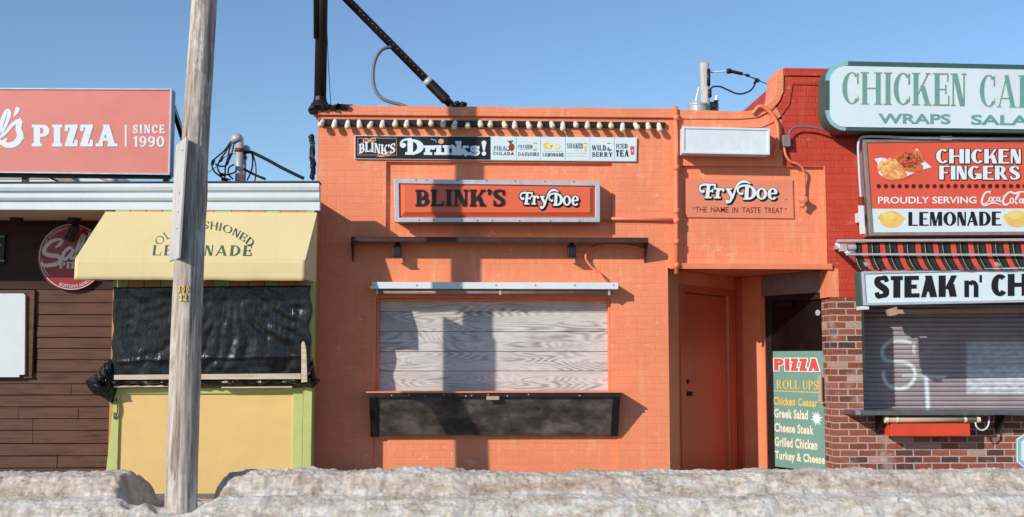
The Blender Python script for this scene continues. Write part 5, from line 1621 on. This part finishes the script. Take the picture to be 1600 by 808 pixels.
for w_, r in (([(1142,111.5),(1160,115.5)], .045), ([(1136,111.5),(1142,111)], .07), ([(1160,115.5),(1172,120),(1188,127)], .016), ([(1165,117),(1171,118.7)], .04), ([(1180,124),(1186,127)], .05), ([(1178,131),(1181,128)], .035), ([(1109,152),(1108,144),(1112,137),(1118,135),(1127,136),(1138,141),(1150,146),(1160,146.5),(1170,143),(1176,138),(1180,131)], .022), ([(1188,127),(1202,132),(1260,150)], .012)):
    m.tube([P(x_, y_, YD-.1) for x_, y_ in w_], r, 8, 5)
for a2, b2 in (((1109,140),(1109,152)), ((1107,108),(1107,134)), ((1117,160),(1121,156)), ((1116,165),(1118,168))): m.tube([P(*a2, YD-.1), P(*b2, YD-.1)], .05, 8)
obj('wires', m, M['cable'], fp_, smooth=True)
obj('insulator', MB().tube([P(1119, 157, YD-.15), P(1120.5, 150, YD-.15)], .05, 8).tube([P(1087, 158, YD), P(1092, 137, YD)], .02, 6), M['white_plastic'], fp_)

# ================================================================== right: red painted and bare brick building
xR0, xR1 = X(1224, 200, 0), X(1800, 400, 0)
xpier = X(1301, 600, 0); xshut = X(1347.5, 560, 0)
zB = Z(464.5, 1320, 0); zsl0, zsl1 = Z(641, 1450, 0), Z(476, 1450, 0)
rb = thing('brick_building', ((xR0+xR1)/2, 0, 0), 'red painted brick building with bare brick pier and roller shutter', 'building')
zRt = Z(118, 1226, 0)
m = MB()
m = wall(m, xRed+.001, xR1, zB+.001, zRt, 0, [(xRed, xEnd+.001, 0, zP258, None), (xRed, X(1310.5, 445, 0), 0, zSof, None), (xshut, xR1, 0, zsl1+.06, None)], .3)
obj('painted_wall', m, M['red_brick_paint'], rb, bevel=.005)
obj('orange_patch', wall(MB(), xEnd+.001, X(1310.5, 445, 0)-.001, zB+.001, zSof-.001, 0, [], .3), M['orange'], rb)
m = MB().pp([(1224.3,106),(1300,107),(1800,116),(1800,128),(1300,119),(1225.3,118)], -.035, .42)
obj('coping', m, M['red_brick_paint'], rb, bevel=.006)
m = MB().pp([(1226.2,119),(1800,128.5),(1800,142),(1239,132),(1234,163),(1221.8,180),(1214,166.5),(1219,160),(1225,145)], -.016, -.0005)
obj('moulding', m, M['red_brick_paint'], rb, bevel=.004)
m = wall(MB(), xpier, xR1, -.1, zB, 0, [(xshut, xR1, zsl0, zB+.2, None)], .5)
obj('brick_front', m, M['brick'], rb, bevel=.003)
obj('body', MB().box(xpier+.002, xR1, .56, 8, -.1, zRt-.02).box(xRed+.002, xpier+.0015, .56, 8, zSof+.03, zRt-.02).box(xpier+.002, xR1, .304, .555, zsl1+.065, zRt-.3), M['red_brick_paint'], rb)
obj('flat_roof', MB().box(xRed+.42, xR1, .43, 8, zRt-.018, zRt), M['roof_felt'], rb)
# dark green jamb
obj('jamb', MB().box(xshut+.001, xshut+.03, -.004, .46, Z(594, 1350, 0), zsl1+.055), M['dark_green'], rb)
# roller shutter with sprayed letters and a painted sunlit strip (colour stored per vertex)
YH = .50
def shutter():
    sx0, sx1 = xshut-.03, xR1; z0, z1 = zsl0-.02, zsl1+.06
    pitch = .0545; ns = int((z1-z0)/pitch)+1
    prof = [(0,.0),(.10,.010),(.5,.017),(.82,.010),(.88,-.008),(.96,-.010)]
    cols = 300
    vs, sp = [], []
    strokes = []
    f_, ox_, oy_ = 4.254, 1340, 470
    def S(pts, w, a): strokes.append(([(ox_+x/f_, oy_+y/f_) for x, y in pts], w/f_, a))
    S(catpx([(350,280),(300,265),(220,270),(172,310),(165,360),(190,395),(250,405),(320,410),(372,450),(380,510),(340,565),(280,585),(210,565),(178,520),(172,480)]), 22, 1.0)
    S([(300,500),(580,506)], 15, 1.0); S(catpx([(455,500),(462,600),(468,715)]), 25, 1.0)
    S(catpx([(375,290),(372,330),(378,350)]), 16, .8)
    rects = [(722,270,1300,430,.68),(722,430,1300,620,.85),(250,215,385,390,.12)]  # white block, stronger below the shadow edge; last rect is a painted sunlit strip
    def val(px, py):
        v = 0
        for pts, w, a in strokes:
            d = 1e9
            for (ax_, ay), (bx, by) in zip(pts, pts[1:]):
                dx, dy = bx-ax_, by-ay; L2 = dx*dx+dy*dy
                t = max(0, min(1, ((px-ax_)*dx+(py-ay)*dy)/L2)) if L2 else 0
                d = min(d, math.hypot(px-ax_-t*dx, py-ay-t*dy))
            if d < w*1.3: v = max(v, a*max(0, min(1, (w*.8-d)/(w*.55))))
        for x0, y0, x1, y1, a in rects:
            X0, Y0, X1, Y1 = ox_+x0/f_, oy_+y0/f_, ox_+x1/f_, oy_+y1/f_
            e = min(px-X0, X1-px, (py-Y0), (Y1-py))
            if e > -2:
                ed = max(0, min(1, (e+1.5)/4)); v = max(v, a*ed*(.75+.5*noise.noise(Vector((px*.11, py*.22, 3)))))
        return v
    ctr = CAM_P; RT = CAM_R.transposed()
    for r in range(ns):
        for (t, o) in prof:
            z = min(z0+(r+t)*pitch, z1)
            for c_ in range(cols+1):
                x = sx0+(sx1-sx0)*c_/cols
                p = Vector((x, YH-o, z)); vs.append(p)
                q = RT @ (p-ctr); sp.append(val(800+F*q.x/-q.z, 404+F*q.y/q.z))
    R_ = ns*len(prof); n1 = cols+1
    fs = [(j*n1+i, j*n1+i+1, (j+1)*n1+i+1, (j+1)*n1+i) for j in range(R_-1) for i in range(cols)]
    return vs, fs, sp
def catpx(p): return [(v.x, v.y) for v in catmull([Vector((a, b2, 0)) for a, b2 in p], 5)]
vs, fs, sp = shutter()
m = MB(); m.v = vs; m.f = fs
so = obj('shutter', m, M['shutter'], rb, fix=False)
at = so.data.attributes.new('spray_and_sun', 'FLOAT', 'POINT'); at.data.foreach_set('value', sp)
obj('lintel', MB().box(xshut+.001, xR1, .05, .54, zsl1+.056, zsl1+.0625), M['black'], rb)
# weathered rail box in the shutter opening
m = MB().pp([(1388,484),(1402,479.5),(1402,484),(1800,476),(1800,487),(1402,490.5),(1402,492.5),(1391,494)], .10, .20)
obj('shutter_rail', m, M['tan'], rb, bevel=.004)
obj('shutter_sill', MB().pp([(1476,640),(1800,640),(1800,642.5),(1476,642.5)], .38, .44).box(xshut+.002, xR1, .38, .52, zsl0-.04, zsl0-.002), M['tan'], rb)

# stainless serving shelf
r = R(1335, 640, 1800, 649, -.34)
sh = thing('steel_shelf', ((r[0]+r[1])/2, -.1, r[2]), 'stainless steel serving shelf below the roller shutter', 'shelf')
m = MB()
zt = Z(641.5, 1345, -.34); zb2 = Z(649, 1345, -.34)
plan = [(r[0]+.07,-.34),(r[1],-.34),(r[1],.37),(xshut+.003,.37),(xshut+.003,.003),(r[0]-.005,.003),(r[0],-.26),(r[0]+.02,-.31)]
plan = [(r[0]+.07,-.34),(r[1],-.34),(r[1],-.003),(r[0]-.005,-.003),(r[0],-.26),(r[0]+.02,-.315)]
m = MB().prism([Vector((x, y, zb2)) for x, y in plan], (0, 0, zt-zb2))
obj('top', m, M['steel'], sh, bevel=.006)
for px in (1560, 1372):
    x = X(px, 650, -.1); m = MB().prism([Vector((x,-.28,zb2-.002)), Vector((x,-.002,zb2-.002)), Vector((x,-.002,zb2-.22)), Vector((x,-.02,zb2-.22))], (.03,0,0))
    obj('bracket', m, M['black_metal'], sh)
# red box and its tube hanging below
q = R(1392, 661, 1516, 681.5, -.26)
bx = thing('red_box', ((q[0]+q[1])/2, -.15, q[2]), 'bright red painted wooden box fixed below the steel shelf', 'box')
obj('box', MB().box(q[0], q[1], -.26, -.06, q[2], q[3]), M['orange_red_box'], bx, bevel=.005)
tb = thing('tan_tube', ((q[0]+q[1])/2, -.27, q[3]), 'tan plastic tube with strapped ends above the red box', 'tube')
ta, tc = P(1383, 656, -.27), P(1529.5, 655.6, -.27); tc.z = ta.z
rt = .030
obj('pipe', MB().tube([ta, tc], rt, 16), M['tan'], tb, smooth=True)
for px in (1385, 1528): c_ = P(px, 656, -.27); c_.z = ta.z; obj('cap', MB().tube([c_-Vector((.018,0,0)), c_+Vector((.018,0,0))], rt*1.16, 16), M['cream_ink'], tb)
for px in (1401, 1507.5): c_ = P(px, 656, -.27); c_.z = ta.z; obj('strap', MB().tube([c_-Vector((.014,0,0)), c_+Vector((.014,0,0))], rt*1.12, 16), M['cream_ink'], tb)
pipe('hose', [(1524,660,-.27),(1526,667,-.27),(1532,672,-.26),(1539,671,-.25),(1544,665,-.24),(1545.5,656,-.22),(1545,650,-.2)], 0, .009, 'white_plastic', 'white looped hose beside the tan tube under the shelf', 'hose')
pipe('hose', [(1386,660,-.25),(1389,666,-.2),(1390,676,-.1)], 0, .006, 'white_plastic', 'short white cord at the left end of the red box', 'cord')
# pale notice board at the right edge
hx = [(1589,686),(1604,676),(1700,676),(1700,734),(1604,734),(1589,722)]
nb = thing('notice_board', (X(1640, 734, -.03), -.03, Z(734, 1640, -.03)), 'pale blue bordered notice board cut by the right picture edge', 'notice board')
obj('board', MB().pp(hx, -.03, -.002), M['pale_teal'], nb, bevel=.002)
m = MB(); pframe(m, hx, 1.8, -.0335, -.0305); obj('border', m, M['white_ink'], nb)
obj('panel', MB().pp([(1596,690),(1608,682),(1694,682),(1694,728),(1608,728),(1596,718)], -.033, -.0305), M['white_ink'], nb)

# ------------------------------------------------ green edged shop sign
YS = -.42
def tl_(x): return (x-1290)*.0205     # roll of the sign, pixels
xe = 1790
sgn = thing('shop_sign', (X(1500, 206, YS), -.25, Z(209, 1500, YS)), 'white wraps and salads sign with rounded green border at the top', 'sign')
def rounded(x0, y0, x1, y1, r, n=8, both=False):
    p = []
    for cx, cy, a0 in ((x0+r, y0+r, 180), (x1-r, y0+r, 270), (x1-r, y1-r, 0), (x0+r, y1-r, 90)):
        for i in range(n+1):
            a = radians(a0+90*i/n); p.append((cx+r*cos(a), cy+r*sin(a)))
    return [(x, y+tl_(x)*(1.0 if y < 150 else .62)) for x, y in p]
obj('case', MB().pp(rounded(1289.5, 95, xe, 203.5, 31), YS, -.16), M['dark_teal'], sgn)
YL = YS-.0005
obj('face', MB().pp(rounded(1297, 102.5, xe-8, 198, 24), YS-.012, YS-.001), M['sign_white'], sgn)
m = MB()
for (cy, a0, a1) in ((126, 180, 270), (172.5, 90, 180)):
    pa_ = arc(1320.5, cy, 31, 31, a0, a1, 7.3, 7.3, 14); g = lambda q: Vector((q.x, q.y+tl_(q.x), 0))
    put(m, [([g(q) for q in pa_[0]], [g(q) for q in pa_[1]])], YL, .004)
put(m, [rect(1320.5, 95.6, 1325, 102.6), rect(1320.5, 197, 1321.5, 203.8)], YL, .004)
obj('corner_band', m, M['pale_teal'], sgn, fix=False)
YL = YS-.0122
f, ox, oy = 5.0, 1280, 90
def zz(x0, y0, x1, y1, t=0): return [P(ox+a/f, oy+c_/f, YL) for a, c_ in ((x0,y0),(x1,y0+t),(x1,y1+t),(x0,y1))]
lm = MB(); cz = dict(st=.145, th=.035, sl=.055, k=.03, w=.62, gap=.055)
w1 = word('CHICKEN', **cz); place(lm, w1, zz(180, 112, 1146, 364, 14))
w2 = word('CAESAR', **cz); place(lm, w2, zz(1254, 134, 2110, 386, 14))
obj('lettering', lm, M['teal'], sgn, fix=False)
lm = MB()
for w_, qd in ((w1, zz(180, 112, 1146, 364, 14)), (w2, zz(1254, 134, 2110, 386, 14))):
    place(lm, [grow(p, .022) for p in w_], qd, .0006, bounds(w_), step=.00001)
obj('lettering', lm, paint('gilt_outline', srgb(224,220,198), .03, .4), sgn, fix=False)
lm = MB(); sans(lm, 'WRAPS', zz(460, 436, 1024, 516, 6), .028, .003); obj('lettering', lm, M['teal'], sgn, fix=False)
lm = MB(); sans(lm, 'SALADS', zz(1184, 446, 1870, 526, 8), .028, .003)
obj('lettering', lm, M['teal'], sgn, fix=False)
m = MB()
for px in (1300, 1325): q = P(px, 200, -.2)
m.tube([P(1316, 205, -.3), P(1313, 212, -.1), P(1310, 214, .0)], .02, 8)
obj('bracket', m, M['black_metal'], sgn)

# ------------------------------------------------ red and white picture sign
YS = -.30
ps = thing('picture_sign', (X(1500, 368, YS), -.2, Z(368, 1500, YS)), 'red and white chicken fingers picture sign with lemons on its lower band', 'sign')
pq = [(1348.5,217.5),(1790,213),(1790,366),(1359.5,368.5)]
m = MB(); inn = pframe(m, pq, 5.5, YS, YS+.05)
m.pp([(1349.5,219),(1789,215),(1789,365),(1360.5,367.5)], YS+.0505, -.001)
obj('frame', m, M['alu_dark'], ps, bevel=.004)
YL = YS+.012
f, ox, oy = 4.896, 1340, 210
m = MB().pp([(1354.5,221.5),(1784,218.5),(1784,325.2),(1362,326)], YL, YS+.05); obj('red_field', m, M['sign_red'], ps)
m = MB().pp([(1362,326.2),(1784,325.4),(1784,362),(1364.5,363.2)], YL, YS+.05); obj('white_field', m, M['sign_white'], ps)
zz = lambda x0, y0, x1, y1, t=0: [P(ox+a/f, oy+c_/f, YL) for a, c_ in ((x0,y0),(x1,y0+t),(x1,y1+t),(x0,y1))]
dec = dict(st=.25, th=.10, sl=0, k=0, w=.72, gap=.085)
la, lb_ = MB(), MB()
for t, qd in (('CHICKEN', zz(600, 112, 1246, 222, 2)), ('FINGERS', zz(624, 240, 1240, 346, 2))):
    w_ = word(t, **dec)
    place(la, [grow(p, .045) for p in w_], qd, .0012, bounds(w_), step=.00002)
    place(la, [([q+Vector((.03,-.03,0)) for q in grow(p, .05)[0]], [q+Vector((.03,-.03,0)) for q in grow(p, .05)[1]]) for p in w_], qd, .0008, bounds(w_), step=.00001)
    place(lb_, w_, qd, .005)
obj('shadow_lettering', la, M['dark_dots'], ps, fix=False)
sans(lb_, 'PROUDLY SERVING', zz(156, 478, 908, 530, -2), .016, .003)
# drinks maker's script
scr = []
scr += st([(1012,452),(1000,438),(972,452),(954,492),(950,520),(962,534),(985,526),(1004,505)], [10,12,12,14,14,12,8,5])+st([(1000,440),(1022,436)], [10,4])
scr += [arc(1018,497,16,20,0,360,8,6,16)]+st([(1058,486),(1046,480),(1036,498),(1042,514),(1062,506)], [6,7,9,8,5])
scr += [arc(1074,497,14,18,0,360,8,6,16)]+st([(1090,480),(1086,505),(1094,514),(1106,504)], [7,8,7,4])+[disc(1114,472,6,4)]
scr += st([(1190,446),(1168,440),(1136,462),(1114,500),(1116,532),(1140,538),(1165,520)], [7,11,12,14,14,12,6])+st([(1170,440),(1200,452),(1250,440),(1320,450),(1360,478)], [8,14,10,12,4])
scr += [arc(1180,508,17,24,0,360,9,7,16)]+st([(1206,512),(1232,470),(1236,452),(1224,456),(1208,500),(1212,530),(1226,524)], [5,6,9,8,10,9,4])
scr += [arc(1250,510,16,20,0,360,9,7,16)]+st([(1270,490),(1266,520),(1276,530),(1290,515)], [8,9,7,4])
scr += st([(950,538),(975,546),(1010,530),(1050,526),(1104,544)], [4,9,12,9,2])
put(lb_, trace(scr, f, ox, oy), YL, .003)
obj('lettering', lb_, M['white_ink'], ps, fix=False)
lm = MB(); place(lm, word('LEMONADE', **dict(dec, st=.24, th=.085, w=.72)), zz(388, 594, 1098, 700, -3), .003)
obj('lettering', lm, M['ink'], ps, fix=False)
lm = MB()
for i in range(42): put(lm, trace([disc(162+53.2*i, 397-.05*i, 17, 17)], f, ox, oy), YL, .002)
obj('dotted_line', lm, M['dark_dots'], ps, fix=False)
for cx, cy in ((258, 650), (1216, 646), (2174, 642)):
    lm, l2 = MB(), MB()
    put(lm, trace([disc(cx, cy, 88, 65, 20)]+st([(cx-70,cy-20),(cx-104,cy-8)], [60,14])+st([(cx+70,cy-8),(cx+102,cy-6)], [60,10]), f, ox, oy), YL, .002)
    put(l2, trace([disc(cx-12, cy-24, 50, 30, 16)], f, ox, oy), YL, .004)
    lo_ = obj('lemon', lm, M['lemon'], ps, fix=False)
    obj('lemon_sheen', l2, M['lemon_light'], lo_, fix=False)
# printed basket of food
def pg(key, pts, h):
    mm = MB(); flatpoly(mm, [(ox+x/f, oy+y/f) for x, y in pts], YL, h); return mm
obj('basket_paper', pg('white_ink', [(128,188),(176,178),(214,184),(240,210),(300,190),(430,130),(456,108),(478,140),(500,185),(512,206),(566,250),(500,268),(420,300),(330,340),(240,346),(190,325),(160,296),(156,262),(168,256),(150,215)], .0015), M['white_ink'], ps, fix=False)
obj('basket_tray', pg('red_ink', [(200,332),(260,348),(340,342),(440,296),(420,322),(340,358),(250,366),(214,350)], .0016), M['orange_red_box'], ps, fix=False)
random.seed(12)
groups = {k: MB() for k in ('fry_a', 'fry_b', 'chick_a', 'chick_b')}
put(groups['fry_b'], trace([disc(270, 262, 100, 74, 24), disc(300, 310, 80, 34)], f, ox, oy), YL, .0022)
for i in range(70):
    x, y = random.gauss(258, 52), random.gauss(262, 40)
    if ((x-265)/100)**2+((y-265)/78)**2 > 1: continue
    a = random.uniform(-.9, .9); L_ = random.uniform(18, 40)
    bend = random.uniform(-12, 12)
    put(groups['fry_a' if random.random() < .6 else 'fry_b'], trace(st([(x-L_*cos(a),y-L_*sin(a)),(x,y+bend),(x+L_*cos(a),y+L_*sin(a))], [14,18,13]), f, ox, oy), YL, .0026+i*.00005)
for x, y, rx, ry in ((395,200,95,56),(440,170,60,45),(420,250,80,40),(340,180,60,30)):
    put(groups['chick_a'], trace([disc(x, y, rx, ry, 20)], f, ox, oy), YL, .0062)
for i in range(90):
    x, y = random.gauss(408, 50), random.gauss(208, 36)
    if ((x-408)/95)**2+((y-208)/75)**2 > 1: continue
    put(groups['chick_a' if random.random() < .62 else 'chick_b'], trace([disc(x, y, random.uniform(5, 13), random.uniform(4, 9), 6)], f, ox, oy), YL, .0066+i*.00003)
put(groups['chick_b'], trace(st([(340,218),(380,225),(420,215),(430,205)], [6,12,12,4])+st([(350,245),(400,240),(440,228)], [4,9,3]), f, ox, oy), YL, .0098)
for k, g_ in groups.items(): obj('food_picture', g_, M[k], ps, fix=False)
# conduit round the sign's left end, with its brackets
pipe('conduit', [(1346,318,-.26),(1344,290,-.26),(1342,255,-.26),(1341,228,-.26),(1344,217,-.27),(1353,213.5,-.30),(1380,213.5,-.31),(1440,215.5,-.32),(1600,216.5,-.32),(1790,216.5,-.32)], 0, .016, 'alu', 'bare metal conduit bent round the corner of the picture sign', 'conduit', 4)
single('cable_gland', MB().tube([P(1345.5, 308, -.26), P(1346.5, 320, -.26)], .034, 12), M['ink_brown'], 'brown cable gland at the foot of the bare metal conduit', 'cable gland')
single('bracket', MB().pp([(1341.5,321),(1349.5,321),(1352.5,365),(1344.5,366)], -.275, -.25).pp([(1347,330),(1351,330),(1352,345),(1348,345)], -.249, -.002), M['white_plastic'], 'white metal bracket at the lower left of the picture sign', 'bracket', bevel=.003)
single('bracket', MB().pp([(1470,212.5),(1488,212.5),(1488,218.5),(1470,218.5)], -.325, -.28), M['white_plastic'], 'small white clip on top of the picture sign', 'clip', bevel=.003)

# ------------------------------------------------ folding striped awning
YA = -.78
sa = thing('awning', (X(1500, 420, YA), -.4, Z(424, 1500, YA)), 'half folded red, green and black striped awning over the steak sign', 'awning')
a_, b_ = P(1326, 385, -.40), P(1346, 420, YA); x_a, x_b = X(1337, 385, -.4), xR1-.05
zm, ym = P(1340, 399, -.60).z, -.60
def cloth(u, v):
    # v 0 at the front edge, 1 at the wall side
    x0c = X(1341, 420, YA)*(1-v)+X(1337, 384, -.57)*v
    x = x0c+(x_b-x0c)*u
    if v < .5: t = v/.5; p = Vector((x, YA+(ym-YA)*t, Z(421, 1400, YA)*(1-t)+zm*t))
    else: t = (v-.5)/.5; p = Vector((x, ym+(-.57-ym)*t, zm*(1-t)+Z(379, 1400, -.57)*t))
    return p+Vector((0, .01*noise.noise(Vector((u*40, v*3, 1))), .012*noise.noise(Vector((u*26, v*2, 8)))-.02*sin(pi*min(1, v*2))*(v < .5)))
obj('cloth', MB().grid(cloth, 160, 14), M['tartan'], sa, smooth=True, solid=.004)
obj('top_rail', MB().bar(P(1308, 376.5, -.60), P(1795, 374, -.60), .05, .028), M['galv'], sa, bevel=.004)
zf = P(1322, 397.5, -.66)
obj('front_rail', MB().bar(zf, Vector((x_b, -.66, zf.z)), .03, .024), M['galv'], sa, bevel=.004)
m = MB().box(X(1312, 385, -.58), X(1322, 385, -.58), -.62, -.54, Z(393, 1320, -.58), Z(382, 1320, -.58)).tube([P(1316, 387, -.58), P(1337, 387, -.58)], .034, 12)
m.bar(P(1306, 380, -.55), P(1328, 398, -.62), .03, .04).bar(P(1310, 386, -.54), P(1306, 388, -.004), .04, .05, (1,0,0))
obj('arm_joint', m, M['galv'], sa, bevel=.004)
for px in (1356, 1560):
    obj('arm', MB().bar(P(px-30, 392, -.30), P(px, 416, YA+.06), .045, .035), M['galv'], sa)
# steak sign hung below the awning front
YS = -.76
ss_ = thing('steak_sign', (X(1500, 470, YS), YS, Z(475, 1500, YS)), 'white steak sign box with heavy black letters below the striped awning', 'sign')
sq = [(1346.5,424),(1790,413),(1790,468.5),(1350,477.5)]
m = MB(); inn = pframe(m, sq, 4.2, YS, YS+.03); m.pp([(1347.5,425),(1789,414),(1789,467.8),(1351,476.8)], YS+.0305, YS+.2); obj('frame', m, M['alu'], ss_, bevel=.004)
obj('face', MB().pp(inn, YS+.014, YS+.0302), M['sign_white'], ss_)
obj('end_cap', MB().pp([(1343,424.5),(1346,424.3),(1349.5,477.5),(1346,477)], YS+.03, YS+.2), M['dark_teal'], ss_, bevel=.003)
f, ox, oy = 3.847, 1280, 350
YL = YS+.014
lm = MB(); zz = lambda x0, y0, x1, y1, t=0, t2=0: [P(ox+a/f, oy+c_/f, YL) for a, c_ in ((x0,y0),(x1,y0+t),(x1,y1+t2),(x0,y1))]
hv = dict(st=.30, th=.19, sl=0, k=0, w=.70, gap=.07); place(lm, word('STEAK', **hv), zz(330, 310, 826, 450, -5, -9), .004)
place(lm, [rect(0,0,.34,.98), rect(.70,0,1.04,.62), arc(.62,.58,.42,.42,0,150,.34,.24)], zz(872, 338, 956, 440), .004); place(lm, [rect(0,0,1,2)], zz(963, 307, 977, 352), .004)
place(lm, word('CHEESE', **hv), zz(1034, 298, 1640, 440, -10, -14), .004)
obj('lettering', lm, M['ink'], ss_, fix=False)
obj('corner_clip', MB().pp([(1346,478.5),(1358,478),(1358,483.5),(1346,484)], YS+.02, YS+.18), M['white_plastic'], ss_, bevel=.003)
for px in (1375, 1580): obj('hanger', MB().bar(P(px, 424, YS+.12), P(px, 405, -.40), .03, .03), M['galv'], ss_)
